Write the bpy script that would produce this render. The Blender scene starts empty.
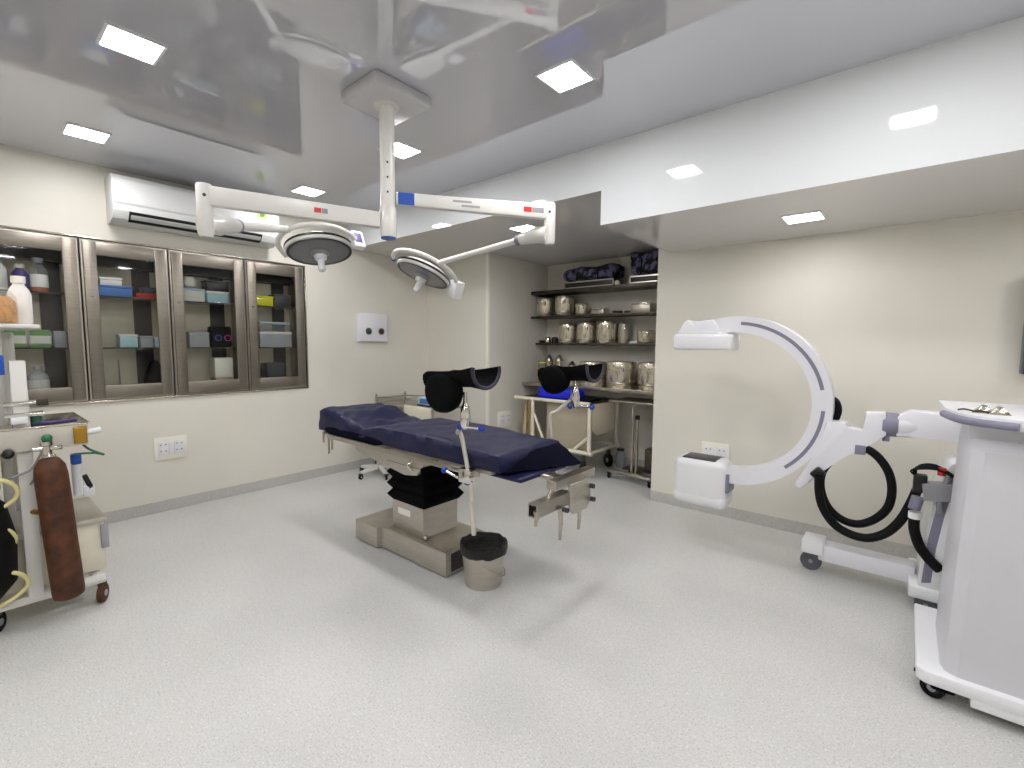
import bpy, bmesh, math, random
from mathutils import Vector, Matrix
random.seed(7)
R = math.radians
sc = bpy.context.scene
COL = sc.collection

# ------------------------------------------------------------------ camera
F, PITCH, YAW, ROLL, H = 466.0, 4.9, 40.1, 0.35, 1.5
cam_d = bpy.data.cameras.new('camera')
cam = bpy.data.objects.new('camera', cam_d)
COL.objects.link(cam)
cam_d.sensor_width = 36.0
cam_d.lens = F / 1024.0 * 36.0
cam_d.clip_start = 0.02
CR = Matrix.Rotation(R(YAW), 3, 'Z') @ Matrix.Rotation(R(90 - PITCH), 3, 'X') @ Matrix.Rotation(R(ROLL), 3, 'Z')
CP = Vector((0, 0, H))
cam.matrix_world = Matrix.Translation(CP) @ CR.to_4x4()
sc.camera = cam

def at(u, v, ax, val):
    """point where the ray through photo pixel (u,v) meets the plane axis=val"""
    d = CR @ Vector(((u - 512) / F, -(v - 384) / F, -1.0))
    t = (val - CP[ax]) / d[ax]
    return CP + d * t
def ax_(u, v, x): return at(u, v, 0, x)
def ay_(u, v, y): return at(u, v, 1, y)
def az_(u, v, z): return at(u, v, 2, z)

# ------------------------------------------------------------------ world, exposure
w = bpy.data.worlds.new('room_world'); sc.world = w
w.use_nodes = True
w.node_tree.nodes['Background'].inputs[0].default_value = (0.8, 0.85, 0.9, 1)
w.node_tree.nodes['Background'].inputs[1].default_value = 0.05
sc.view_settings.view_transform = 'Standard'
sc.view_settings.look = 'None'
sc.view_settings.exposure = 0.6
sc.view_settings.gamma = 1.0
sc.view_settings.use_curve_mapping = False
LIGHT_STRENGTH = 62.0
LIGHT_SPOTS = [(-4.25, 0.64), (-2.84, 0.61), (-1.43, 0.61), (-0.02, 0.61), (1.39, 0.61),
               (-4.25, 2.15), (-2.85, 2.13), (-1.43, 2.11), (-0.05, 2.11), (1.39, 2.11),
               (-4.25, -0.9), (-2.84, -0.9), (-1.43, -0.9), (-0.02, -0.9), (1.39, -0.9)]
try:
    sc.cycles.use_denoising = True
    sc.cycles.denoiser = 'OPENIMAGEDENOISE'
    sc.cycles.max_bounces = 10
    sc.cycles.diffuse_bounces = 6
    sc.cycles.glossy_bounces = 5
    sc.cycles.transparent_max_bounces = 12
    sc.cycles.sample_clamp_indirect = 6.0
    sc.cycles.caustics_reflective = False
    sc.cycles.caustics_refractive = False
except Exception:
    pass

# ------------------------------------------------------------------ materials
def srgb(h):
    h = h.lstrip('#')
    c = [int(h[i:i + 2], 16) / 255 for i in (0, 2, 4)]
    return tuple(x / 12.92 if x <= 0.04045 else ((x + 0.055) / 1.055) ** 2.4 for x in c) + (1,)

M = {}
def mat(name, col, rough=0.5, metal=0.0, ior=1.45, var=0.04, scale=8.0, bump=0.0, bscale=60.0, coat=0.0, alpha=1.0, emit=0, stretch=None, trans=0.0, lo=.3, hi=.7):
    m = bpy.data.materials.new(name); m.use_nodes = True
    nt = m.node_tree; b = nt.nodes['Principled BSDF']
    c = srgb(col) if isinstance(col, str) else col
    tc = nt.nodes.new('ShaderNodeTexCoord'); mp = nt.nodes.new('ShaderNodeMapping')
    nt.links.new(tc.outputs['Object'], mp.inputs['Vector'])
    if stretch: mp.inputs['Scale'].default_value = stretch
    n = nt.nodes.new('ShaderNodeTexNoise'); n.inputs['Scale'].default_value = scale
    n.inputs['Detail'].default_value = 4
    nt.links.new(mp.outputs['Vector'], n.inputs['Vector'])
    r = nt.nodes.new('ShaderNodeValToRGB')
    r.color_ramp.elements[0].position = lo; r.color_ramp.elements[1].position = hi
    r.color_ramp.elements[0].color = tuple(max(0, x * (1 - var)) for x in c[:3]) + (1,)
    r.color_ramp.elements[1].color = tuple(min(1, x * (1 + var)) for x in c[:3]) + (1,)
    nt.links.new(n.outputs['Fac'], r.inputs['Fac'])
    nt.links.new(r.outputs['Color'], b.inputs['Base Color'])
    b.inputs['Roughness'].default_value = rough
    b.inputs['Metallic'].default_value = metal
    b.inputs['IOR'].default_value = ior
    b.inputs['Coat Weight'].default_value = coat
    b.inputs['Coat Roughness'].default_value = 0.05
    b.inputs['Alpha'].default_value = alpha
    b.inputs['Transmission Weight'].default_value = trans
    if emit:
        b.inputs['Emission Color'].default_value = c
        b.inputs['Emission Strength'].default_value = emit
    if bump:
        n2 = nt.nodes.new('ShaderNodeTexNoise'); n2.inputs['Scale'].default_value = bscale; n2.inputs['Detail'].default_value = 5
        nt.links.new(mp.outputs['Vector'], n2.inputs['Vector'])
        bp = nt.nodes.new('ShaderNodeBump'); bp.inputs['Strength'].default_value = bump; bp.inputs['Distance'].default_value = 0.02
        nt.links.new(n2.outputs['Fac'], bp.inputs['Height'])
        nt.links.new(bp.outputs['Normal'], b.inputs['Normal'])
    M[name] = m
    return m

mat('wall_paint', '#dad7cc', 0.42, ior=1.4, var=0.02, scale=2.5, bump=0.05, bscale=9)
mat('ceiling_gloss', '#bfc0c8', 0.012, ior=2.5, var=0.01, scale=1.5)
mat('fascia_gloss', '#e4e8ea', 0.05, ior=1.6, var=0.01, scale=1.5)
mat('soffit_gloss', '#d0cecd', 0.08, ior=1.6, var=0.01, scale=1.5)
mat('skirting', '#b9b8b4', 0.45, var=0.08, scale=60)
mat('steel', '#b5afa4', 0.28, metal=1.0, var=0.08, scale=14, stretch=(1, 1, 12))
mat('steel_door', '#8a847a', 0.40, metal=1.0, var=0.07, scale=10, stretch=(1, 1, 8), bump=0.10, bscale=2.2)
mat('steel_polished', '#cfc8ba', 0.2, metal=1.0, var=0.06, scale=20)
mat('steel_satin', '#bcb7ac', 0.36, metal=0.75, var=0.07, scale=9, stretch=(1, 1, 6))
mat('chrome', '#d8d6d0', 0.12, metal=1.0, var=0.04)
mat('dark_steel', '#4b453e', 0.4, metal=0.8, var=0.15, scale=20)
mat('shelf_steel', '#5a5148', 0.38, metal=0.7, var=0.2, scale=12)
mat('cabinet_inside', '#dbd2bb', 0.45, metal=0.0, var=0.14, scale=4)
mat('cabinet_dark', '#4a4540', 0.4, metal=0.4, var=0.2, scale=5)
mat('white_enamel', '#d6d5d0', 0.28, ior=1.5, var=0.02, scale=5)
mat('white_plastic', '#e2e4e6', 0.3, ior=1.5, var=0.015, scale=5)
mat('lilac_white', '#e0e0e6', 0.3, ior=1.5, var=0.015, scale=5)
mat('cool_grey', '#c8c8cd', 0.34, ior=1.5, var=0.02, scale=5)
mat('lavender', '#807f92', 0.4, var=0.04)
mat('cream_paint', '#ddd8c4', 0.35, var=0.06, scale=12)
mat('ivory_plastic', '#e9e6da', 0.35, var=0.02)
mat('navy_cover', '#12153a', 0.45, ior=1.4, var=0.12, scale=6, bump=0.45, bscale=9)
mat('navy_dark', '#05061a', 0.8, ior=1.2, var=0.2, scale=9, bump=0.3, bscale=14)  # darker copy of navy_cover; shade of the hanging folds put into its colour
mat('black_cushion', '#030304', 0.8, ior=1.2, var=0.25, scale=20, bump=0.3, bscale=30)
mat('cushion_piping', '#2e2c3c', 0.45, var=0.1)
mat('black_rubber', '#060607', 0.6, ior=1.3, var=0.2, scale=20)
mat('black_plastic', '#141416', 0.35, var=0.1)
mat('bellows_black', '#040405', 0.9, ior=1.2, var=0.3, scale=15)
mat('liner_black', '#050506', 0.45, var=0.3, scale=30, bump=0.6, bscale=40)
mat('grey_plastic', '#8a8b90', 0.4, var=0.05)
mat('dark_grey', '#3b3b40', 0.4, var=0.08)
mat('wheel_grey', '#5c5e66', 0.45, var=0.08)
mat('lens_grey', '#6d6d72', 0.2, ior=1.5, var=0.05, scale=40)
mat('blue_plastic', '#1a4fae', 0.35, var=0.04)
mat('blue_knob', '#173a9c', 0.3, var=0.05)
mat('blue_cloth', '#1420c8', 0.6, var=0.1, bump=0.2, bscale=20)
mat('red_plastic', '#c02a22', 0.4, var=0.05)
mat('green_plastic', '#2e6a4a', 0.4, var=0.08)
mat('lime_sticker', '#b6cf4a', 0.5, var=0.05)
mat('yellow_plastic', '#d9d426', 0.4, var=0.05)
mat('brass', '#b08a3a', 0.3, metal=1.0, var=0.08)
mat('rust_cylinder', '#4a2812', 0.6, var=0.5, scale=16, bump=0.2, bscale=40)
mat('cardboard', '#b79b73', 0.7, var=0.06)
mat('paper_white', '#e8e6e0', 0.6, var=0.02)
mat('label_grey', '#9a9aa0', 0.5, var=0.03)
mat('light_blue', '#4f7fc4', 0.45, var=0.05)
mat('pale_blue', '#b8cfe0', 0.4, var=0.04)
mat('cyan_box', '#a8cdd2', 0.4, var=0.05)
mat('purple', '#4a3a7a', 0.4, var=0.08)
mat('orange_liquid', '#c8571e', 0.25, var=0.08)
mat('orange_fill', '#c98a2e', 0.6, var=0.35, scale=60, bump=0.6, bscale=60)
mat('green_pack', '#6fa35a', 0.5, var=0.1)
mat('cream_hose', '#e0d79a', 0.45, var=0.05)
mat('pink', '#c23a8a', 0.4)
mat('fabric_bundle', '#4a4a62', 0.7, var=0.96, scale=11, lo=.46, hi=.56, bump=0.8, bscale=16)
mat('wood', '#c9b486', 0.55, var=0.12, scale=10, stretch=(1, 1, 6))
mat('ac_white', '#dcdedd', 0.32, var=0.01)
mat('tray_steel', '#c9c5bb', 0.35, metal=0.5, var=.05)
mat('screen_grey', '#55565c', 0.3, var=0.05)

def floor_material():
    m = bpy.data.materials.new('vinyl_floor'); m.use_nodes = True
    nt = m.node_tree; b = nt.nodes['Principled BSDF']
    tc = nt.nodes.new('ShaderNodeTexCoord')
    base = nt.nodes.new('ShaderNodeTexNoise'); base.inputs['Scale'].default_value = 1.6; base.inputs['Detail'].default_value = 5
    nt.links.new(tc.outputs['Object'], base.inputs['Vector'])
    r0 = nt.nodes.new('ShaderNodeValToRGB')
    r0.color_ramp.elements[0].position = .3; r0.color_ramp.elements[0].color = srgb('#c3c3c0')
    r0.color_ramp.elements[1].position = .7; r0.color_ramp.elements[1].color = srgb('#cacac7')
    nt.links.new(base.outputs['Fac'], r0.inputs['Fac'])
    prev = r0.outputs['Color']
    for scale, col, lo, hi, f in ((130, '#8f8b82', .60, .66, .55), (190, '#6d685f', .65, .70, .6), (105, '#e2e3e0', .60, .66, .55), (280, '#a4a5a3', .56, .64, .45)):
        n = nt.nodes.new('ShaderNodeTexNoise'); n.inputs['Scale'].default_value = scale; n.inputs['Detail'].default_value = 1.5
        nt.links.new(tc.outputs['Object'], n.inputs['Vector'])
        r = nt.nodes.new('ShaderNodeMapRange'); r.inputs['From Min'].default_value = lo; r.inputs['From Max'].default_value = hi
        r.inputs['To Max'].default_value = f
        nt.links.new(n.outputs['Fac'], r.inputs['Value'])
        mx = nt.nodes.new('ShaderNodeMix'); mx.data_type = 'RGBA'
        nt.links.new(r.outputs['Result'], mx.inputs['Factor'])
        nt.links.new(prev, mx.inputs['A']); mx.inputs['B'].default_value = srgb(col)
        prev = mx.outputs['Result']
    nt.links.new(prev, b.inputs['Base Color'])
    b.inputs['Roughness'].default_value = 0.38
    b.inputs['IOR'].default_value = 1.4
    M['vinyl_floor'] = m
floor_material()

def pane_material(name, tint, gloss):
    m = bpy.data.materials.new(name); m.use_nodes = True
    nt = m.node_tree; nt.nodes.remove(nt.nodes['Principled BSDF'])
    out = nt.nodes['Material Output']
    t = nt.nodes.new('ShaderNodeBsdfTransparent'); t.inputs[0].default_value = tint
    g = nt.nodes.new('ShaderNodeBsdfGlossy'); g.inputs['Roughness'].default_value = 0.03
    fr = nt.nodes.new('ShaderNodeFresnel'); fr.inputs['IOR'].default_value = gloss
    mx = nt.nodes.new('ShaderNodeMixShader')
    nt.links.new(fr.outputs[0], mx.inputs[0]); nt.links.new(t.outputs[0], mx.inputs[1]); nt.links.new(g.outputs[0], mx.inputs[2])
    nt.links.new(mx.outputs[0], out.inputs[0])
    M[name] = m
pane_material('glass_pane', (0.97, 0.98, 0.975, 1), 1.28)
mat('clear_plastic', '#cfd6d8', 0.15, alpha=0.16)
mat('cloudy_plastic', '#c6cbd0', 0.25, alpha=0.6)
mat('beige_panel', '#a89f8c', 0.4, var=.06, scale=5)
mat('mount_grey', '#c2c1c4', 0.4, var=.02)
mat('drum_steel', '#d9d1be', 0.22, metal=0.8, var=0.08, scale=18)

def emission_material(name, col, s):
    m = bpy.data.materials.new(name); m.use_nodes = True
    nt = m.node_tree; nt.nodes.remove(nt.nodes['Principled BSDF'])
    e = nt.nodes.new('ShaderNodeEmission'); e.inputs[0].default_value = srgb(col); e.inputs[1].default_value = s
    nt.links.new(e.outputs[0], nt.nodes['Material Output'].inputs[0])
    M[name] = m
emission_material('led_diffuser', '#fdfafb', LIGHT_STRENGTH)
emission_material('led_diffuser_dim', '#fdfafb', LIGHT_STRENGTH * .62)

# ------------------------------------------------------------------ mesh helpers
def nb(): return bmesh.new()

def box(bm, lo, hi, bev=0.0, seg=2, rot=None, about=None):
    lo = Vector(lo); hi = Vector(hi); c = (lo + hi) / 2; s = hi - lo
    r = bmesh.ops.create_cube(bm, size=1.0)
    vs = r['verts']
    for v in vs: v.co = Vector((v.co.x * s.x, v.co.y * s.y, v.co.z * s.z)) + c
    if bev > 0:
        es = list({e for v in vs for e in v.link_edges})
        rr = bmesh.ops.bevel(bm, geom=es, offset=bev, segments=seg, profile=0.5, affect='EDGES', clamp_overlap=True)
        vs = list({v for f in rr['faces'] for v in f.verts} | {v for v in vs if v.is_valid})
    if rot is not None:
        a = Vector(about) if about is not None else c
        for v in vs: v.co = rot @ (v.co - a) + a
    return vs

def frame_of(d):
    d = Vector(d).normalized()
    up = Vector((0, 0, 1)) if abs(d.z) < 0.95 else Vector((1, 0, 0))
    a = up.cross(d).normalized(); b = d.cross(a)
    return a, b, d

def ring(bm, c, a, b, r, n, ry=None):
    ry = r if ry is None else ry
    return [bm.verts.new(Vector(c) + a * (r * math.cos(2 * math.pi * i / n)) + b * (ry * math.sin(2 * math.pi * i / n))) for i in range(n)]

def skin(bm, rings, cap0=True, cap1=True, closed=True):
    for r0, r1 in zip(rings[:-1], rings[1:]):
        n = len(r0)
        for i in range(n if closed else n - 1):
            j = (i + 1) % n
            bm.faces.new((r0[i], r0[j], r1[j], r1[i]))
    if cap0: bm.faces.new(list(reversed(rings[0])))
    if cap1: bm.faces.new(rings[-1])

def cyl(bm, p0, p1, r0, r1=None, n=20, cap=True):
    r1 = r0 if r1 is None else r1
    a, b, d = frame_of(Vector(p1) - Vector(p0))
    skin(bm, [ring(bm, p0, a, b, r0, n), ring(bm, p1, a, b, r1, n)], cap, cap)

def smooth_path(pts, k=6, closed=False):
    pts = [Vector(p) for p in pts]; out = []
    n = len(pts)
    rng = range(n) if closed else range(n - 1)
    for i in rng:
        p1, p2 = pts[i], pts[(i + 1) % n]
        p0 = pts[i - 1] if (i > 0 or closed) else p1
        p3 = pts[(i + 2) % n] if (i + 2 < n or closed) else p2
        for j in range(k):
            t = j / k
            out.append(0.5 * ((2 * p1) + (p2 - p0) * t + (2 * p0 - 5 * p1 + 4 * p2 - p3) * t * t + (3 * p1 - p0 - 3 * p2 + p3) * t ** 3))
    if not closed: out.append(pts[-1])
    return out

def tube(bm, pts, r, n=8, closed=False, rx=None):
    pts = [Vector(p) for p in pts]; rings = []
    m = len(pts); a = None
    for i, p in enumerate(pts):
        if closed: d = pts[(i + 1) % m] - pts[i - 1]
        else: d = pts[min(i + 1, m - 1)] - pts[max(i - 1, 0)]
        d.normalize()
        if a is None: a, b, _ = frame_of(d)
        else:
            a = (a - d * a.dot(d)).normalized(); b = d.cross(a)
        rr = r[i] if isinstance(r, (list, tuple)) else r
        rings.append(ring(bm, p, a, b, rr, n))
    if closed:
        skin(bm, rings + [rings[0]], False, False)
    else: skin(bm, rings)

def lathe(bm, c, prof, n=32, axis=(0, 0, 1), cap0=False, cap1=False):
    a, b, d = frame_of(axis)
    rings = [ring(bm, Vector(c) + d * z, a, b, max(r, 1e-4), n) for r, z in prof]
    skin(bm, rings, cap0, cap1)

def prism(bm, pts, vec, bev=0.0):
    """extrude a closed 3-D polygon along vec"""
    pts = [Vector(p) for p in pts]; vec = Vector(vec)
    A = [bm.verts.new(p) for p in pts]; B = [bm.verts.new(p + vec) for p in pts]
    f0 = bm.faces.new(A); f1 = bm.faces.new(list(reversed(B)))
    n = len(A); fs = [f0, f1]
    for i in range(n):
        fs.append(bm.faces.new((A[(i + 1) % n], A[i], B[i], B[(i + 1) % n])))
    if bev > 0:
        es = list({e for f in fs for e in f.edges})
        bmesh.ops.bevel(bm, geom=es, offset=bev, segments=2, profile=0.5, affect='EDGES', clamp_overlap=True)

ORIG = {}
def build(name, bm, m, parent=None, smooth=40):
    me = bpy.data.meshes.new(name)
    bmesh.ops.recalc_face_normals(bm, faces=bm.faces[:])
    o = parent; off = Vector((0, 0, 0))
    if parent is not None:
        off = ORIG[parent.name]
    if off.length:
        for v in bm.verts: v.co -= off
    bm.to_mesh(me); bm.free()
    if smooth:
        me.polygons.foreach_set('use_smooth', [True] * len(me.polygons))
        me.set_sharp_from_angle(angle=R(smooth))
    me.materials.append(M[m])
    ob = bpy.data.objects.new(name, me); COL.objects.link(ob)
    if parent is not None: ob.parent = parent
    ORIG[ob.name] = off.copy()
    return ob

def thing(name, label, cat, loc, group=None):
    o = bpy.data.objects.new(name, None); COL.objects.link(o)
    o.empty_display_size = 0.05
    o.location = loc; ORIG[o.name] = Vector(loc)
    tag(o, label, cat, group)
    return o
def tag(o, label, cat, group=None):
    o['label'] = label; o['category'] = cat
    if group: o['group'] = group
    return o
def single(name, bm, m, label, cat, group=None, smooth=40):
    return tag(build(name, bm, m, None, smooth), label, cat, group)
def dup(root, delta, label=None, rotz=None):
    r = root.copy(); COL.objects.link(r)
    r.location = root.location + Vector(delta)
    if label: r['label'] = label
    if rotz is not None: r.rotation_euler.z = rotz
    for ch in list(root.children):
        c = ch.copy(); COL.objects.link(c); c.parent = r
        for g in ch.children:
            d = g.copy(); COL.objects.link(d); d.parent = c
    return r
def struct(name, bm, m, smooth=0):
    o = build(name, bm, m, None, smooth); o['kind'] = 'structure'; return o
def bx(name, lo, hi, m, parent, bev=0.0):
    b = nb(); box(b, lo, hi, bev); return build(name, b, m, parent)
def tb(name, pts, r, m, parent, n=8):
    b = nb(); tube(b, pts, r, n); return build(name, b, m, parent)
def cy(name, p0, p1, r0, m, parent, r1=None, n=20):
    b = nb(); cyl(b, p0, p1, r0, r1, n); return build(name, b, m, parent)

# ------------------------------------------------------------------ the room
XL, ZC = -4.96, 2.88
YB, YR, YA = 4.10, 4.25, 5.30       # back wall stub, right wall, alcove back
XA0, XA1 = -3.83, -1.81             # alcove sides
YF, ZHI, ZLO, XSTEP = 2.96, 2.57, 2.335, -1.69
XE, YN = 2.6, -2.4                  # walls behind the photographer
CY0, CY1, CZ0, CZ1 = 0.03, 2.43, 1.022, 2.305   # cabinet niche in the left wall
T = 0.12
b = nb(); box(b, (XL - T - .4, YN - T, -0.1), (XE + T, YA + T, 0)); struct('floor', b, 'vinyl_floor')
b = nb(); box(b, (XL - T, YN - T, ZC), (XE + T, YF, ZC + .1)); struct('ceiling', b, 'ceiling_gloss')
b = nb()
box(b, (XL - T, YN, 0), (XL, YB, CZ0)); box(b, (XL - T, YN, CZ1), (XL, YB, ZC))
box(b, (XL - T, YN, CZ0), (XL, CY0, CZ1)); box(b, (XL - T, CY1, CZ0), (XL, YB, CZ1))
struct('wall_left', b, 'wall_paint')
b = nb(); box(b, (XL - T, YB, 0), (XA0, YA + T, ZC)); struct('wall_back', b, 'wall_paint')
b = nb(); box(b, (XA0, YA, 0), (XA1, YA + T, ZC)); struct('wall_alcove', b, 'wall_paint')
b = nb(); box(b, (XA1, YR, 0), (XE + T, YA + T, ZC)); struct('wall_right', b, 'wall_paint')
b = nb(); box(b, (XE, YN, 0), (XE + T, YR, ZC)); struct('wall_side', b, 'wall_paint')
b = nb(); box(b, (XL - T, YN - T, 0), (XE + T, YN, ZC)); struct('wall_rear', b, 'wall_paint')
# dropped ceilings: a high one to the left, over the alcove, a low one to the right
b = nb(); box(b, (XL, YF + .004, ZHI), (XSTEP, YA, ZC + .1)); struct('ceiling_alcove', b, 'soffit_gloss')
b = nb(); box(b, (XSTEP, YF + .004, ZLO), (XE, YR, ZC + .1))
struct('ceiling_low', b, 'soffit_gloss')
# glossy fascia board in front of both
b = nb(); box(b, (XL, YF, ZHI), (XSTEP, YF + .004, ZC)); box(b, (XSTEP, YF, ZLO), (XE, YF + .004, ZC)); struct('trim_1', b, 'fascia_gloss')
# corner bead
b = nb(); box(b, (XA0 - .035, YB - .006, 0.1), (XA0 + .006, YB + .03, ZHI), .003); struct('trim_2', b, 'ivory_plastic')
# coved skirting
SK = .1
b = nb(); box(b, (XL, YN, 0), (XL + .008, YB, SK), .003); struct('baseboard_left', b, 'skirting')
b = nb(); box(b, (XL, YB - .008, 0), (XA0, YB, SK), .003); struct('baseboard_back', b, 'skirting')
b = nb(); box(b, (XA0, YB, 0), (XA0 + .008, YA, SK), .003); box(b, (XA0, YA - .008, 0), (XA1, YA, SK), .003); struct('baseboard_alcove', b, 'skirting')
b = nb(); box(b, (XA1, YR - .008, 0), (XE, YR, SK), .003); box(b, (XA1 - .008, YR, 0), (XA1, YA, SK), .003); struct('baseboard_right', b, 'skirting')

# ------------------------------------------------------------------ recessed LED panels
def led_panel(label, group, em='led_diffuser'):
    t = thing('ceiling_light', label, 'light', (0, 0, 0), group)
    b = nb()
    for lo, hi in (((-.112, -.112), (.112, -.1)), ((-.112, .1), (.112, .112)), ((-.112, -.1), (-.1, .1)), ((.1, -.1), (.112, .1))):
        box(b, (*lo, -.008), (*hi, 0))
    build('frame', b, 'white_plastic', t)
    b = nb(); box(b, (-.1, -.1, -.006), (.1, .1, -.001)); build('diffuser', b, em, t)
    return t
LG = 'square LED panels in the glossy ceiling'
L0 = led_panel('unseen square LED panel added to the glossy ceiling to light the room', LG)
LAB = {(-4.25, 0.64): 'square LED panel in the glossy ceiling just before the air conditioner',
       (-2.84, 0.61): 'square LED panel in open glossy ceiling between the cabinets and the lamp mount',
       (-4.25, 2.15): 'square LED panel in the glossy ceiling past the end of the air conditioner',
       (-2.85, 2.13): 'square LED panel in the glossy ceiling right behind the surgical light pole',
       (-1.43, 2.11): 'square LED panel in the glossy ceiling between lamp mount and white fascia step',
       (-0.05, 2.11): 'square LED panel in the glossy ceiling mirrored in the fascia over the C-arm'}
for i, (x, y) in enumerate(LIGHT_SPOTS):
    o = L0 if i == 0 else dup(L0, (0, 0, 0))
    o.location = (x, y, ZC)
    if (x, y) in LAB: o['label'] = LAB[(x, y)]
    else: o['label'] = 'unseen square LED panel added to the glossy ceiling to light the room'  # panels out of view, added for the room's light
for p, l in (((-2.76, 3.46, ZHI), 'square LED panel in the raised dropped ceiling before the shelf alcove'),
             ((-.56, 3.6, ZLO), 'square LED panel in the low dropped ceiling over the C-arm'),
             ((1.2, 3.6, ZLO), 'square LED panel in the low dropped ceiling beyond the white cart')):
    o = led_panel(l, None, 'led_diffuser' if p[0] < -2 else 'led_diffuser_dim'); o.location = p

# ------------------------------------------------------------------ cabinets
CABS = [(0.04, 0.648), (0.66, 1.222), (1.235, 1.835), (1.848, 2.42)]
cab_lab = ['steel wall cabinet with glass door holding bottles and green pouches',
           'steel wall cabinet with glass door holding a blue box and red tray',
           'steel wall cabinet with glass door holding clear bins and a dark bag',
           'steel wall cabinet with glass door holding a yellow box, beside bare wall']
SH = (1.455, 1.875)
DEP = 0.34
def cabinet(y0, y1, label):
    x0, x1 = XL - DEP, XL
    z0, z1 = CZ0 + .006, CZ1 - .006
    t = thing('wall_cabinet', label, 'cabinet', (x1, (y0 + y1) / 2, z0))
    b = nb(); g = .012
    box(b, (x0, y0, z0), (x1 - .002, y0 + g, z1)); box(b, (x0, y1 - g, z0), (x1 - .002, y1, z1))
    box(b, (x0, y0 + g, z0), (x1 - .002, y1 - g, z0 + .06)); box(b, (x0, y0 + g, z1 - .02), (x1 - .002, y1 - g, z1))
    build('body', b, 'steel', t)
    bx('back_panel', (x0, y0 + g, z0 + .06), (x0 + .006, y1 - g, z1 - .02), 'cabinet_inside', t)
    ym = y0 + (y1 - y0) * .66
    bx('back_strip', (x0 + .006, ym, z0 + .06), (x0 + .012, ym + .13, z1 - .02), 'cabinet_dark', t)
    bx('dark_top_block', (x0 + .006, y0 + g, z1 - .17), (x0 + .10, y1 - g, z1 - .02), 'cabinet_dark', t)  # dark block across the top of the cabinet inside
    for z in SH:
        bx('shelf', (x0 + .012, y0 + g, z - .012), (x1 - .05, y1 - g, z - .004), 'clear_plastic', t)
        bx('shelf_rail', (x1 - .05, y0 + g, z - .014), (x1 - .044, y1 - g, z - .003), 'dark_steel', t)
    b = nb(); a, c = y0 + .012, y1 - .012; za, zc = z0 + .012, z1 - .012; s, sz = .082, .105
    box(b, (x1 - .004, a, za), (x1 + .018, a + s, zc), .006); box(b, (x1 - .004, c - s, za), (x1 + .018, c, zc), .006)
    box(b, (x1 - .004, a + s - .004, za), (x1 + .018, c - s + .004, za + sz), .006)
    box(b, (x1 - .004, a + s - .004, zc - sz), (x1 + .018, c - s + .004, zc), .006)
    d = build('door', b, 'steel_door', t)
    bx('glass_pane', (x1 + .002, a + s, za + sz), (x1 + .006, c - s, zc - sz), 'glass_pane', d)
    cy('lock', (x1 + .018, a + .04, 1.85), (x1 + .024, a + .04, 1.85), .009, 'chrome', d)
    return t
for (y0, y1), l in zip(CABS, cab_lab): cabinet(y0, y1, l)
b = nb(); g = .0
for lo, hi in (((CY0 - .012, CZ1), (CY1 + .012, CZ1 + .012)), ((CY0 - .012, CZ0 - .014), (CY1 + .012, CZ0)), ((CY1, CZ0), (CY1 + .012, CZ1)), ((CY0 - .012, CZ0), (CY0, CZ1))):
    box(b, (XL - .03, lo[0], lo[1]), (XL + .014, hi[0], hi[1]), .003)
struct('trim_3', b, 'steel_polished', 40)

def bottle(name, p, r, h, m, cap, label, neck=.4, lab=None, fill=None, capr=None):
    t = thing(name, label, 'bottle', p)
    x, y, z = p
    b = nb(); lathe(b, p, [(r * .9, 0), (r, .01), (r, h * .62), (r * .85, h * .72), (r * neck, h * .82), (r * neck, h * .9)], 20, cap0=True, cap1=True)
    build('body', b, m, t)
    cr = capr or r * neck * 1.25
    cy('cap', (x, y, z + h * .86), (x, y, z + h), cr, cap, t)
    if lab:
        b = nb(); lathe(b, p, [(r * 1.015, h * .15), (r * 1.015, h * .52)], 20)
        build('label', b, lab, t)
    if fill:
        b = nb(); lathe(b, p, [(r * .86, .004), (r * .96, .012), (r * .96, h * .2)], 20, cap0=True, cap1=True)
        build('liquid', b, fill, t)
    return t
XS = XL - .13
zt, zm, zb = SH[1] - .003, SH[0] - .003, CZ0 + .067
# first cabinet
bottle('bottle', (XS - .03, .435, zt), .052, .26, 'clear_plastic', 'cloudy_plastic', 'clear bottle with orange liquid on top shelf of the first cabinet', .5, 'paper_white', 'orange_liquid')
bottle('bottle', (XS - .02, .335, zt), .045, .20, 'purple', 'ivory_plastic', 'purple bottle with cream cap on the top cabinet shelf', .5, None)
bottle('bottle', (XS - .02, .22, zt), .05, .24, 'paper_white', 'grey_plastic', 'white bottle with grey cap on the top cabinet shelf', .5, None)
bottle('bottle', (XS - .02, .10, zt), .05, .22, 'dark_grey', 'black_plastic', 'dark grey bottle on the top cabinet shelf', .5, None)
def pouch(y, m2, label):
    t = thing('pouch', label, 'pouch', (XS, y, zm))
    b = nb(); box(b, (XS - .03, y - .062, zm), (XS + .03, y + .062, zm + .135), .02); build('pack', b, 'paper_white', t)
    bx('print', (XS + .029, y - .056, zm + .09), (XS + .033, y + .056, zm + .128), m2, t, .001)
    bx('print', (XS + .029, y - .056, zm + .006), (XS + .033, y + .056, zm + .03), m2, t, .001)
for y, l in ((.14, 'white pouch with green print, farthest from the clear plastic bag'), (.28, 'white pouch with green print between two like pouches'), (.415, 'white pouch with green print right beside the clear plastic bag')):
    pouch(y, 'green_pack', l)
for o in [o for o in COL.objects if o.name.startswith('pouch') and o.parent is None]: o['group'] = 'white and green pouches on the middle shelf'
b = nb(); box(b, (XS - .04, .485, zm), (XS + .04, .565, zm + .13), .01); single('plastic_bag', b, 'cloudy_plastic', 'clear plastic bag beside the green pouches', 'bag')
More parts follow.
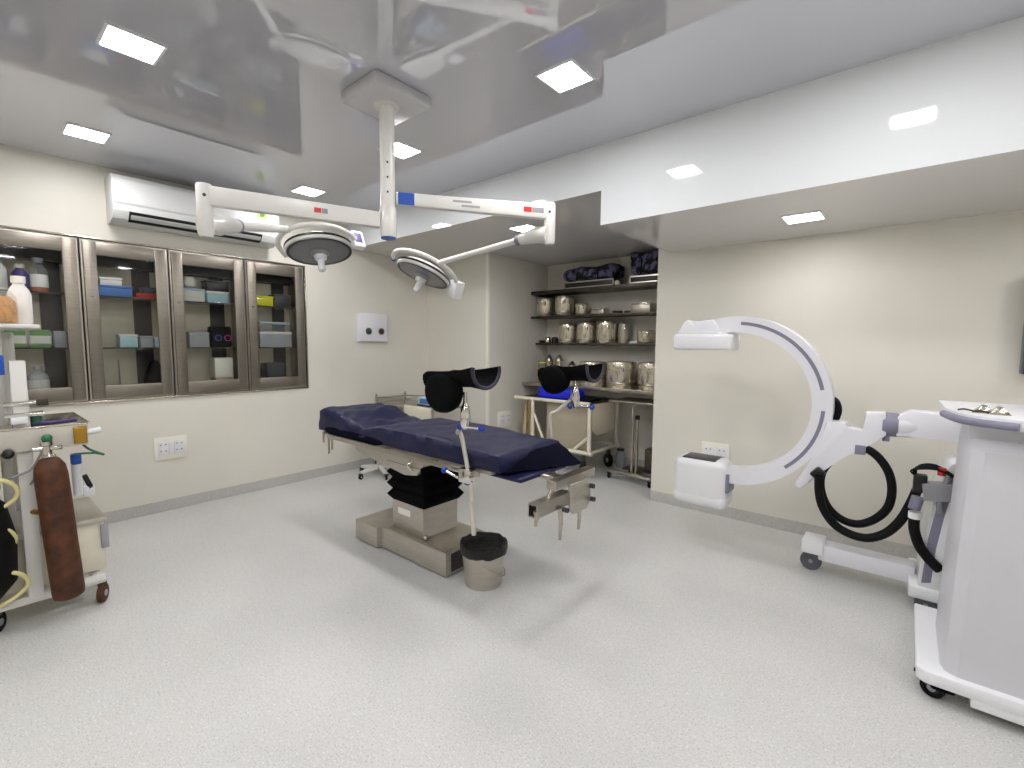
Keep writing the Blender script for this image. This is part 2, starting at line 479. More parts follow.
bottle('bottle', (XS - .03, .39, zb), .06, .22, 'cloudy_plastic', 'cloudy_plastic', 'squat clear bottle with white label on the first cabinet floor', .35, 'paper_white')
bottle('bottle', (XS, .26, zb), .05, .22, 'paper_white', 'red_plastic', 'white bottle with red cap on the first cabinet floor', .45, None)
# second cabinet
def crate(name, lo, hi, m, label, cat, bev=.006):
    b = nb(); box(b, lo, hi, bev); return single(name, b, m, label, cat)
def lidded(name, lo, hi, m, lidm, label, cat='box', lid=.02):
    lo = Vector(lo); hi = Vector(hi)
    t = thing(name, label, cat, ((lo.x + hi.x) / 2, (lo.y + hi.y) / 2, lo.z))
    b = nb(); box(b, lo, (hi.x, hi.y, hi.z - lid), .006); build('body', b, m, t)
    b = nb(); box(b, (lo.x - .004, lo.y - .004, hi.z - lid), (hi.x + .004, hi.y + .004, hi.z), .005); build('lid', b, lidm, t)
    return t
lidded('cardboard_box', (XS - .1, .76, zt), (XS + .05, .985, zt + .09), 'light_blue', 'light_blue', 'blue box on top shelf of the second cabinet')
lidded('carton', (XS - .08, .78, zt + .09), (XS + .04, .92, zt + .155), 'paper_white', 'paper_white', 'small white box lying on the blue box')
lidded('instrument_tray', (XS - .1, 1.01, zt), (XS + .05, 1.17, zt + .045), 'red_plastic', 'red_plastic', 'flat red tray beside the blue box', 'tray')
lidded('carton', (XS - .08, 1.06, zt + .045), (XS + .04, 1.17, zt + .10), 'dark_grey', 'dark_grey', 'dark box lying on the flat red tray')
lidded('plastic_bin', (XS - .08, .88, zm), (XS + .05, 1.0, zm + .11), 'cyan_box', 'paper_white', 'pale cyan bin on middle shelf of the second cabinet', 'bin')
lidded('plastic_bin', (XS - .08, 1.02, zm), (XS + .05, 1.11, zm + .10), 'cloudy_plastic', 'cloudy_plastic', 'clear plastic bin beside the pale cyan bin', 'bin')
lidded('plastic_bin', (XS - .08, 1.12, zm), (XS + .05, 1.19, zm + .09), 'pale_blue', 'paper_white', 'small pale blue bin beside the clear bin', 'bin')
b = nb(); lathe(b, (XS, 1.12, zb), [(.05, 0), (.085, .05), (.08, .13), (.05, .2), (.02, .25)], 14, cap0=True, cap1=True); single('cloth_bag', b, 'black_cushion', 'lumpy black bag on the second cabinet floor', 'bag')
b = nb(); tube(b, [(XS, .87, zb), (XS, .87, zb + .26)], .006); tube(b, [(XS, .80, zb + .004), (XS, .94, zb + .004)], .004); single('rack_rod', b, 'steel', 'thin steel rod standing on the second cabinet floor', 'rod')
# third cabinet
lidded('plastic_bin', (XS - .1, 1.34, zt), (XS + .05, 1.52, zt + .12), 'paper_white', 'pale_blue', 'white plastic bin on top shelf of the third cabinet', 'bin')
lidded('plastic_bin', (XS - .1, 1.54, zt), (XS + .05, 1.72, zt + .11), 'cyan_box', 'paper_white', 'pale cyan bin with white lid on the third cabinet shelf', 'bin')
b = nb(); lathe(b, (XS, 1.41, zt + .121), [(.02, 0), (.05, .02), (.06, .06), (.04, .1)], 14, cap0=True, cap1=True); single('gauze_roll', b, 'ivory_plastic', 'cream gauze roll on the white bin', 'roll')
lidded('case', (XS - .1, 1.54, zt + .111), (XS + .05, 1.73, zt + .21), 'black_plastic', 'dark_grey', 'black case on top of the pale cyan bin', 'case')
lidded('plastic_bin', (XS - .08, 1.38, zm), (XS + .05, 1.54, zm + .14), 'cloudy_plastic', 'cloudy_plastic', 'clear bin on middle shelf of the third cabinet', 'bin')
t = thing('camera_bag', 'black bag with blue and pink discs on the third cabinet shelf', 'bag', (XS, 1.65, zm))
bx('body', (XS - .08, 1.56, zm), (XS + .04, 1.74, zm + .2), 'black_cushion', t, .02)
b = nb(); lathe(b, (XS + .04, 1.62, zm + .09), [(.022, 0), (.03, 0), (.03, .006), (.022, .006)], 20, (1, 0, 0)); build('disc', b, 'blue_plastic', t)
b = nb(); lathe(b, (XS + .04, 1.70, zm + .09), [(.022, 0), (.03, 0), (.03, .006), (.022, .006)], 20, (1, 0, 0)); build('disc', b, 'pink', t)
lidded('carton', (XS - .1, 1.58, zb), (XS + .04, 1.73, zb + .26), 'cardboard', 'ivory_plastic', 'tall cream carton on the third cabinet floor', 'carton', .19)
lidded('instrument_tray', (XS - .1, 1.36, zb), (XS + .06, 1.56, zb + .03), 'steel_satin', 'steel', 'flat steel tray on the third cabinet floor', 'tray', .012)
# fourth cabinet
lidded('carton', (XS - .08, 1.97, zt), (XS + .07, 2.13, zt + .1), 'yellow_plastic', 'yellow_plastic', 'bright yellow box on top shelf of the fourth cabinet')
lidded('plastic_bin', (XS - .1, 2.15, zt), (XS + .05, 2.32, zt + .13), 'dark_grey', 'dark_grey', 'dark grey bin beside the bright yellow box', 'bin')
lidded('plastic_bin', (XS - .1, 1.98, zm), (XS + .08, 2.30, zm + .16), 'cloudy_plastic', 'paper_white', 'wide clear bin with white lid on the fourth cabinet shelf', 'bin', .025)
lidded('plastic_bin', (XS - .1, 1.99, zm + .161), (XS + .07, 2.29, zm + .26), 'clear_plastic', 'pale_blue', 'clear bin with pale lid stacked on the wide bin', 'bin', .02)
lidded('case', (XS - .1, 2.05, zb), (XS + .06, 2.22, zb + .2), 'dark_grey', 'cabinet_dark', 'dark grey case on the fourth cabinet floor', 'case')

# ------------------------------------------------------------------ air conditioner
t = thing('air_conditioner', 'white split air conditioner on the wall over the steel cabinets', 'air conditioner', (XL, 1.43, 2.42))
AY0, AY1 = .835, 2.085
prof = [(0, 2.440), (.10, 2.435), (.19, 2.460), (.235, 2.520), (.245, 2.580), (.235, 2.750), (.20, 2.795), (0, 2.795)]
b = nb(); prism(b, [(XL + .001 + p, AY0, z) for p, z in prof], (0, AY1 - AY0, 0), .006); build('body', b, 'ac_white', t)
b = nb(); prism(b, [(XL + .001 + p, AY0 + .02, z) for p, z in [(.236, 2.555), (.2525, 2.580), (.2425, 2.755), (.226, 2.755)]], (0, AY1 - AY0 - .04, 0), .002); build('front_panel', b, 'ac_white', t)
b = nb(); prism(b, [(XL + p, AY0 + .1, z) for p, z in [(.16, 2.450), (.203, 2.462), (.2435, 2.514), (.235, 2.520)]], (0, AY1 - AY0 - .26, 0)); build('outlet_slot', b, 'black_plastic', t)
b = nb(); prism(b, [(XL + p, AY0 + .11, z) for p, z in [(.205, 2.464), (.213, 2.466), (.238, 2.494), (.232, 2.494)]], (0, AY1 - AY0 - .28, 0)); build('louvre', b, 'ac_white', t)
bx('sticker', (XL + .240, 1.885, 2.665), (XL + .2515, 1.965, 2.735), 'lime_sticker', t)
cy('sticker_mark', (XL + .251, 1.925, 2.70), (XL + .253, 1.925, 2.70), .022, 'green_plastic', t)
bx('display', (XL + .243, 1.86, 2.710), (XL + .2475, 1.93, 2.740), 'grey_plastic', t)

# ------------------------------------------------------------------ wall plates
def socket_plate(label, c, along, out, wdt=.25, hgt=.2):
    """c = centre on the wall, along = unit vector in the wall, out = unit normal"""
    c = Vector(c); al = Vector(along); ou = Vector(out); up = Vector((0, 0, 1))
    t = thing('socket_plate', label, 'socket', c)
    def slab(b, ca, cz, wa, hz, d0, d1, bev):
        p = c + al * ca + up * cz
        e = [p + al * sa * wa / 2 + up * sz * hz / 2 + ou * d for sa in (-1, 1) for sz in (-1, 1) for d in (d0, d1)]
        lo = [min(q[i] for q in e) for i in range(3)]; hi = [max(q[i] for q in e) for i in range(3)]
        box(b, lo, hi, bev)
    b = nb(); slab(b, 0, 0, wdt, hgt, 0, .012, .004); build('plate', b, 'ivory_plastic', t)
    for ca in (-wdt * .24, wdt * .24):
        b = nb(); slab(b, ca, 0, wdt * .3, hgt * .62, .010, .018, .002); s = build('socket', b, 'white_plastic', t)
        for dz in (.05, -.03):
            for dx in (-.018, .018): cy('pin_hole', c + al * (ca + dx) + up * dz * .7 + ou * .017, c + al * (ca + dx) + up * dz * .7 + ou * .0195, .0055, 'dark_grey', s, n=8)
    b = nb(); slab(b, 0, 0, wdt * .14, hgt * .5, .010, .02, .002); build('switch', b, 'white_plastic', t)
    return t
socket_plate('white switch and socket plate low on the wall under the steel cabinets', (XL, 1.172, .562), (0, 1, 0), (1, 0, 0), .245, .2)
socket_plate('white socket plate on the right wall behind the C-arm', (-1.23, YR, .55), (1, 0, 0), (0, -1, 0), .235, .19)
socket_plate('white socket plate on the side wall of the shelf alcove', (XA0, 4.40, .56), (0, 1, 0), (1, 0, 0), .26, .2)

t = thing('gas_outlet_panel', 'white medical gas outlet box on the wall with two round outlets', 'gas outlet', (XL, 3.235, 1.52))
bx('housing', (XL + .0005, 3.04, 1.522), (XL + .06, 3.432, 1.855), 'lilac_white', t, .01)
for y, m1 in ((3.165, 'green_plastic'), (3.34, 'brass')):
    b = nb(); lathe(b, (XL + .06, y, 1.642), [(.03, 0), (.03, .012), (.014, .014), (.014, .03)], 20, (1, 0, 0), cap1=True); o = build('outlet', b, 'dark_grey', t)
    b = nb(); lathe(b, (XL + .0605, y, 1.642), [(.031, 0), (.041, 0), (.041, .006), (.031, .006)], 24, (1, 0, 0)); build('collar', b, m1, o)

# ------------------------------------------------------------------ surgical light
PX, PY = -2.29, 1.62
t = thing('surgical_light', 'white twin-headed surgical light hanging from the ceiling on one pole', 'surgical light', (PX, PY, ZC))
SL = t
b = nb(); box(b, (PX - .17, PY - .18, 2.815), (PX + .17, PY + .18, ZC - .0005), .012); cm = build('ceiling_mount', b, 'mount_grey', t)
b = nb(); lathe(b, (PX, PY, 2.81), [(.07, .006), (.066, -.006), (.046, -.008)], 32, cap1=True); build('flange', b, 'white_enamel', cm)
b = nb(); cyl(b, (PX, PY, 2.81), (PX, PY, 2.26), .041, n=28); pole = build('pole', b, 'white_enamel', t)
for z in (2.5, 2.42, 2.34):
    a = Vector((PX, PY, z)); d = Vector((-PX, -PY, 0)).normalized()
    cy('bolt', a + d * .040, a + d * .043, .006, 'dark_grey', pole, n=8)
b = nb(); lathe(b, (PX, PY, 2.1), [(.043, 0), (.046, .01), (.046, .16), (.042, .165)], 28, cap0=True, cap1=True); hub = build('hub', b, 'white_enamel', t)
cy('end_cap', (PX, PY, 2.092), (PX, PY, 2.1), .041, 'blue_plastic', hub, n=28)
def arm(p0, p1, h0, h1, wd, name, par, m='white_enamel', bev=.008):
    """straight beam of rectangular section from p0 to p1"""
    p0 = Vector(p0); p1 = Vector(p1); d = (p1 - p0).normalized(); s = Vector((0, 0, 1)).cross(d).normalized(); up = d.cross(s)
    b = nb(); vs = []
    for p, h in ((p0, h0), (p1, h1)):
        vs.append([b.verts.new(p + s * sx * wd / 2 + up * sz * h / 2) for sx, sz in ((-1, -1), (1, -1), (1, 1), (-1, 1))])
    skin(b, vs)
    bmesh.ops.bevel(b, geom=b.edges[:], offset=bev, segments=2, profile=.5, affect='EDGES')
    return build(name, b, m, par), d, s, up
def sticker(par, p, d, n, w_, h_, m, name='sticker'):
    p = Vector(p); d = Vector(d).normalized(); n = Vector(n).normalized(); up = n.cross(d).normalized()
    if up.z < 0: up = -up
    b = nb(); prism(b, [p - d * w_ / 2 - up * h_ / 2, p + d * w_ / 2 - up * h_ / 2, p + d * w_ / 2 + up * h_ / 2, p - d * w_ / 2 + up * h_ / 2], n * .0015)
    return build(name, b, m, par, 0)
# ---- right arm, blue patch, spring arm
RE = Vector((-1.74, 2.42, 2.315)); P0 = Vector((PX, PY, 2.315))
a1, d, s, up = arm(P0 + (RE - P0).normalized() * .045, RE, .07, .09, .05, 'arm', t)
nrm = s if s.dot(-RE) > 0 else -s
sticker(a1, P0 + d * .10 + nrm * .025, d, nrm, .09, .066, 'blue_plastic')
sticker(a1, P0 + d * .82 + nrm * .025, d, nrm, .05, .03, 'red_plastic')
sticker(a1, P0 + d * .885 + nrm * .025, d, nrm, .075, .03, 'grey_plastic')
sticker(a1, P0 + d * .42 + up * .012 + nrm * .025, d, nrm, .11, .012, 'label_grey', 'lettering')
sticker(a1, P0 + d * .47 - up * .012 + nrm * .025, d, nrm, .11, .012, 'label_grey', 'lettering')
def knuckle(c, ztop, zbot, par, d):
    b = nb(); lathe(b, (c.x, c.y, zbot), [(.028, 0), (.036, .02), (.036, ztop - zbot - .01), (.032, ztop - zbot)], 24, cap0=True, cap1=True)
    k = build('joint', b, 'white_enamel', par)
    q = Vector((c.x, c.y, ztop - .06)); e = Vector((-c.x, -c.y, 0)).normalized()
    cy('bolt', q + e * .035, q + e * .039, .008, 'dark_grey', k, n=10)
    return k
knuckle(RE, 2.37, 2.12, t, d)
# lamp heads
def lamp_head(c, n, rad, arm_from, u_arm, sign):
    c = Vector(c); n = Vector(n).normalized()
    hb = nb()
    lathe(hb, c, [(.03, -.075), (rad * .4, -.072), (rad * .72, -.058), (rad * .93, -.03), (rad, -.002), (rad, .014), (rad * .95, .02)], 48, n, cap0=True, cap1=True)
    head = build('lamp_head', hb, 'white_enamel', t)
    b = nb(); lathe(b, c, [(rad * .955, .0195), (rad * .955, .025), (rad * .885, .025), (rad * .885, .0195)], 48, n); build('rim', b, 'black_plastic', head)
    b = nb(); lathe(b, c, [(rad * .885, .0205), (rad * .875, .023), (.08, .023)], 48, n, cap1=True); build('lens', b, 'lens_grey', head)
    b = nb(); lathe(b, c, [(rad * 1.0, -.022), (rad * 1.012, -.02), (rad * 1.012, -.008), (rad, -.006)], 48, n); build('shadow_gap', b, 'black_plastic', head)
    b = nb(); lathe(b, c, [(.068, .022), (.064, .035), (.05, .045), (.045, .05)], 28, n, cap1=True); build('handle_base', b, 'grey_plastic', head)
    b = nb(); lathe(b, c, [(.046, .048), (.042, .075), (.026, .085), (.022, .125), (.026, .155), (.016, .168)], 20, n, cap1=True); build('handle', b, 'white_plastic', head)
    # halo tube: arc around the head from the arm side
    up = -n
    ua = Vector(u_arm); ua = (ua - n * ua.dot(n)).normalized(); va = n.cross(ua) * sign
    pts = []
    for k in range(25):
        a = R(-4 + 190 * k / 24)
        lift = .028 + .03 * math.sin(R(180 * k / 24))
        pts.append(c + up * lift + (ua * math.cos(a) + va * math.sin(a)) * .272)
    b = nb(); tube(b, pts, .017, 10); yoke = build('yoke', b, 'white_enamel', t)
    e = pts[-1]; dd = (pts[-1] - pts[-2]).normalized()
    # pivot stub and control box at the near end, blue tip at the other
    return head, yoke, pts, ua, va
camr = CR @ Vector((1, 0, 0)); camr.z = 0; camr.normalize()
def lean(cen, tilt, roll):
    v = Vector((-cen[0], -cen[1], 0)).normalized()        # towards where one looks from
    s_ = Vector((0, 0, 1)).cross(v).normalized()
    nn = Vector((0, 0, -1)) * math.cos(R(tilt)) + v * math.sin(R(tilt))
    return Matrix.Rotation(R(roll), 3, v) @ nn, v, s_
# right head
RC = Vector((-3.05, 2.49, 2.07)); nR, v, s_ = lean(RC, 8, -23)
right_dir = Vector((.63, .77, 0))
head, yoke, pts, ua, va = lamp_head(RC, nR, .225, None, right_dir, 1)
ARMR = pts[9]
K0 = Vector((RE.x, RE.y, 2.2))
elbow = K0 + (ARMR - K0) * .22
b = nb(); tube(b, [K0 + Vector((0, 0, -.02)), K0 + (ARMR - K0) * .1, elbow], [.055, .05, .034], 16); sa = build('spring_arm', b, 'white_enamel', t)
b = nb(); tube(b, [elbow, K0 + (ARMR - K0) * .25], .036, 14); build('band', b, 'lavender', sa)
b = nb(); tube(b, [elbow, ARMR], .021, 12); build('rod', b, 'white_enamel', sa)
b = nb(); e = pts[0]; box(b, e + Vector((-.05, -.05, -.11)), e + Vector((.05, .05, .03)), .012, rot=Matrix.Rotation(R(20), 3, 'Y')); cb = build('control_box', b, 'white_plastic', yoke)
b = nb(); tube(b, [pts[-1], pts[-1] + (pts[-1] - pts[-2]).normalized() * .03], .02, 12); build('tip', b, 'blue_plastic', yoke)
# ---- left arm
LE = Vector((-2.69, .83, 2.205)); P1 = Vector((PX, PY, 2.19))
a2, d, s, up = arm(P1 + (LE - P1).normalized() * .045, LE + Vector((0, 0, .015)), .085, .095, .05, 'arm', t)
nrm = s if s.dot(-LE) > 0 else -s
sticker(a2, P1 + d * .335 + nrm * .025, d, nrm, .03, .026, 'grey_plastic')
sticker(a2, P1 + d * .37 + nrm * .025, d, nrm, .035, .026, 'red_plastic')
knuckle(LE, 2.275, 2.02, t, d)
LC = Vector((-3.35, 1.765, 2.185)); nL, v, s_ = lean(LC, 15, 5)
head, yoke, pts, ua, va = lamp_head(LC, nL, .235, None, Vector((.76, .65, 0)), 1)
ARML = min(pts, key=lambda p: (p - Vector((-3.2, 1.35, 2.2))).length)
K1 = Vector((LE.x, LE.y, 2.085)); elbow = K1 + (ARML - K1) * .30
b = nb(); tube(b, [K1 + Vector((0, 0, .0)), K1 + (ARML - K1) * .12, elbow], [.05, .055, .036], 16); sa = build('spring_arm', b, 'white_enamel', t)
b = nb(); tube(b, [elbow, K1 + (ARML - K1) * .32], .037, 14); build('band', b, 'lavender', sa)
b = nb(); tube(b, [elbow, ARML], .024, 12); build('rod', b, 'white_enamel', sa)
b = nb(); e = pts[0]; box(b, e + Vector((-.025, -.045, -.06)), e + Vector((.03, .05, .075)), .01, rot=Matrix.Rotation(R(-25), 3, 'Y')); cb = build('control_box', b, 'white_plastic', yoke)
cc = e + Vector((.034, -.0, .01))
b = nb(); box(b, e + Vector((.029, -.03, -.03)), e + Vector((.033, .03, .05)), .001, rot=Matrix.Rotation(R(-25), 3, 'Y'), about=e); build('display', b, 'purple', cb)
b = nb(); tube(b, [pts[-1], pts[-1] + (pts[-1] - pts[-2]).normalized() * .03], .02, 12); build('tip', b, 'white_enamel', yoke)

# ------------------------------------------------------------------ operating table
MX0, MX1, MY0, MY1 = -3.60, -1.65, 1.86, 2.42
t = thing('operating_table', 'stainless operating table with navy mattress and black bellows column', 'operating table', (-2.63, 2.13, 0))
OT = t
b = nb()    # floor base: T-shaped shallow steel trough
prism(b, [(-3.14, 1.88, .012), (-2.86, 1.88, .012), (-2.86, 1.92, .012), (-2.16, 1.92, .012), (-2.16, 2.36, .012), (-2.86, 2.36, .012), (-2.86, 2.40, .012), (-3.14, 2.40, .012)], (0, 0, .15), .004)
base = build('base', b, 'steel_satin', t)
bx('base_well', (-2.80, 1.95, .162), (-2.19, 2.33, .1645), 'steel', base)
b = nb()
box(b, (-2.84, 1.92, .155), (-2.16, 1.932, .172), .002); build('base_lip', b, 'steel', base)
bx('base_end_shade', (-2.163, 1.965, .03), (-2.157, 2.315, .15), 'cabinet_dark', base)  # dark sheet standing in for the shade inside the base's open end
for x, y in ((-3.1, 1.92), (-3.1, 2.36), (-2.2, 1.96), (-2.2, 2.32)): cy('foot', (x, y, 0), (x, y, .014), .025, 'black_rubber', t, n=12)
b = nb()
rg = []
for z, x0, x1, y0, y1 in ((.165, -2.82, -2.45, 1.985, 2.30), (.18, -2.80, -2.46, 1.985, 2.30), (.375, -2.80, -2.455, 1.98, 2.30)):
    rg.append([b.verts.new(p) for p in ((x0, y0, z), (x1, y0, z), (x1, y1, z), (x0, y1, z))])
skin(b, rg); ped = build('pedestal', b, 'steel_satin', t)
bx('plate_label', (-2.735, 1.9795, .28), (-2.60, 1.983, .325), 'paper_white', ped)
b = nb(); bmesh.ops.create_uvsphere(b, u_segments=12, v_segments=8, radius=.022, matrix=Matrix.Translation((-2.42, 1.975, .185))); build('lock_knob', b, 'chrome', ped)
b = nb(); rg = []   # bellows
for k in range(10):
    z = .372 + .041 * k; g = .026 if k % 2 else -.004
    x0, x1, y0, y1 = -2.80 - g, -2.44 + g, 1.975 - g, 2.305 + g
    rg.append([b.verts.new(p) for p in ((x0, y0, z), (x1, y0, z), (x1, y1, z), (x0, y1, z))])
skin(b, rg); build('bellows', b, 'bellows_black', t, 20)
b = nb(); prism(b, [(-3.30, 1.95, .775), (-3.22, 1.95, .665), (-2.62, 1.95, .585), (-2.48, 1.95, .605), (-2.42, 1.95, .68), (-2.42, 1.95, .775)], (0, .36, 0), .008); build('side_cover', b, 'steel_satin', t)
bx('top_frame', (-3.42, 1.885, .762), (-1.74, 2.395, .795), 'steel_satin', t, .006)
for y in (1.835, 2.435):
    o = bx('side_rail', (-3.45, y - .006, .755), (-1.78, y + .006, .787), 'steel', t, .002)
    for x in (-3.3, -2.7, -2.2, -1.9): bx('rail_spacer', (x - .015, min(y, 2.135) if y < 2 else 2.39, .76), (x + .015, 1.89 if y < 2 else y, .782), 'steel', o)
b = nb(); tube(b, smooth_path([(-2.53, 1.945, .63), (-2.535, 1.925, .665), (-2.52, 1.915, .69), (-2.50, 1.935, .70)]), .008); build('release_lever', b, 'chrome', t)
# head end clamps hanging under the cushion
for dx, h in ((-3.47, .16), (-3.42, .12), (-3.55, .08)):
    cy('clamp_pin', (dx, 1.86, .78 - h), (dx, 1.86, .79), .008, 'steel', t, n=10)
bx('head_bracket', (-3.58, 1.88, .765), (-3.4, 2.36, .80), 'dark_steel', t, .004)

def pad(name, x0, x1, y0, y1, top, bottom, m, par, nx=40, ny=16, wr=.004, rnd=.03, drop=None):
    """upholstered slab: rounded edges, wrinkled cover; top(x), bottom(x) are heights"""
    b = nb(); rnd_ = random.Random(hash(name) % 97)
    ph = [rnd_.uniform(0, 6.3) for _ in range(8)]
    def wob(x, y):
        return wr * (math.sin(17 * x + 9 * y + ph[0]) + .7 * math.sin(31 * x - 14 * y + ph[1]) + .6 * math.sin(53 * x + 37 * y + ph[2]) + .8 * math.sin(7 * x - 25 * y + ph[3])) * .5
    grid = []
    for i in range(nx + 1):
        s = i / nx; x = x0 + (x1 - x0) * s; row = []
        ex = min(s * (x1 - x0), (1 - s) * (x1 - x0))
        kx = max(0, 1 - ex / rnd)
        for j in range(ny + 1):
            q = j / ny; y = y0 + (y1 - y0) * q
            ey = min(q * (y1 - y0), (1 - q) * (y1 - y0)); ky = max(0, 1 - ey / rnd)
            k = min(1, math.hypot(kx, ky)); z = top(x) - rnd * .75 * (1 - math.sqrt(max(0, 1 - k * k)))
            row.append(b.verts.new((x, y, z + wob(x, y) * (1 - k * .6))))
        grid.append(row)
    for i in range(nx):
        for j in range(ny): b.faces.new((grid[i][j], grid[i + 1][j], grid[i + 1][j + 1], grid[i][j + 1]))
    loop = [grid[i][0] for i in range(nx + 1)] + [grid[nx][j] for j in range(1, ny + 1)] + [grid[i][ny] for i in range(nx - 1, -1, -1)] + [grid[0][j] for j in range(ny - 1, 0, -1)]
    cx, cy_ = (x0 + x1) / 2, (y0 + y1) / 2
    prev = loop
    for lv in (.35, .7, 1.0):
        cur = []
        for v in loop:
            zb_ = bottom(v.co.x) - (drop(v.co.x, v.co.y) if drop else 0)
            z = v.co.z + (zb_ - v.co.z) * lv
            bul = .010 * math.sin(math.pi * lv) + wr * .9 * math.sin(23 * v.co.x + 19 * v.co.y + 5 * lv)
            nx_ = 1 if v.co.x > x1 - .01 else (-1 if v.co.x < x0 + .01 else 0); ny_ = 1 if v.co.y > y1 - .01 else (-1 if v.co.y < y0 + .01 else 0)
            cur.append(b.verts.new((v.co.x + nx_ * bul, v.co.y + ny_ * bul, z)))
        n = len(loop)
        for i in range(n): b.faces.new((prev[i], prev[(i + 1) % n], cur[(i + 1) % n], cur[i]))
        prev = cur
    b.faces.new(list(reversed(prev)))
    return build(name, b, m, par, 60)
def lerp(pts):
    def f(x):
        if x <= pts[0][0]: return pts[0][1]
        for (a, za), (c, zc) in zip(pts[:-1], pts[1:]):
            if x <= c:
                k = (x - a) / (c - a); k = k * k * (3 - 2 * k)
                return za + (zc - za) * k
        return pts[-1][1]
    return f
pad('head_cushion', MX0, -2.98, MY0, MY1, lerp([(-3.6, .972), (-3.35, .965), (-3.1, .90), (-2.98, .885)]), lambda x: .80, 'navy_cover', t, 44, 22, .009, .025)
pad('mattress', -3.0, MX1, MY0 - .005, MY1 + .005, lerp([(-3.0, .882), (-2.72, .925), (-2.3, .925), (-1.65, .898)]), lambda x: .798, 'navy_cover', t, 60, 18, .004, .012)
b = nb()    # loose cover hanging under the head end
pts = [(-3.50, .80), (-3.40, .775), (-3.15, .755), (-2.95, .757), (-2.80, .785), (-2.72, .80)]
up_ = [(-2.72, .83), (-2.95, .84), (-3.15, .84), (-3.40, .84), (-3.50, .83)]
prism(b, [(x, 1.845, z) for x, z in pts + up_], (0, .03, 0), .006); build('cover_fold', b, 'navy_dark', t)  # underside shade put into the darker navy
b = nb()    # foot end of the cover, folded down at the far corner
v = [(-1.66, 1.88, .79), (-1.59, 2.15, .775), (-1.47, 2.42, .772), (-1.66, 2.43, .79), (-1.66, 1.88, .872), (-1.645, 2.15, .872), (-1.61, 2.41, .868), (-1.66, 2.43, .893)]
vs = [b.verts.new(p) for p in v]
for f in ((0, 1, 2, 3), (7, 6, 5, 4), (0, 4, 5, 1), (1, 5, 6, 2), (2, 6, 7, 3), (3, 7, 4, 0)): b.faces.new([vs[i] for i in f])
bmesh.ops.subdivide_edges(b, edges=b.edges[:], cuts=3, use_grid_fill=True)
for q in b.verts: q.co.z += .006 * math.sin(60 * q.co.x + 40 * q.co.y)
build('foot_cover', b, 'navy_dark', t)  # same cover as the mattress, its shaded fold put into the colour
bx('foot_pad', (-1.80, 1.92, .746), (-1.55, 2.36, .768), 'navy_cover', t, .006)
# foot-end traction bracket
BXP = -1.40
bx('bracket_bar', (BXP - .03, 1.99, .725), (BXP + .03, 2.40, .775), 'steel', t, .004)
bx('bracket_mount', (-1.74, 2.10, .735), (BXP, 2.18, .76), 'steel', t, .004)
b = nb(); prism(b, [(BXP + .02, 2.12, .73), (BXP + .02, 2.33, .73), (BXP + .02, 2.34, .60), (BXP + .02, 2.30, .555), (BXP + .02, 2.16, .555), (BXP + .02, 2.12, .60)], (.02, 0, 0), .004); build('bracket_plate', b, 'steel_satin', t)
b = nb()
for lo, hi in (((-.03, .62), (.03, .626)), ((-.03, .684), (.03, .69)), ((-.03, .626), (-.024, .684)), ((.024, .626), (.03, .684))):
    box(b, (BXP + .0 + lo[0], 1.83, lo[1]), (BXP + .0 + hi[0], 2.14, hi[1]))
build('square_tube', b, 'steel', t)
bx('tube_shade', (BXP - .023, 1.86, .627), (BXP + .023, 2.13, .683), 'black_plastic', t)  # black filling painted as the shade inside the hollow tube
for y, z0, z1 in ((2.05, .44, .62), (2.24, .44, .58), (1.83, .58, .66)):
    b = nb(); tube(b, [(BXP + .02, y, z1), (BXP + .02, y + .01, (z0 + z1) / 2), (BXP + .02, y, z0)], [.014, .012, .008], 10); build('prong', b, 'steel', t)
for y, z in ((2.33, .68), (2.34, .60), (2.06, .61)): cy('bolt', (BXP + .03, y, z), (BXP + .065, y, z), .014, 'dark_grey', t, n=10)
tb('brace', [(BXP - .0, 1.99, .73), (BXP, 1.95, .66)], .01, 'steel', t)

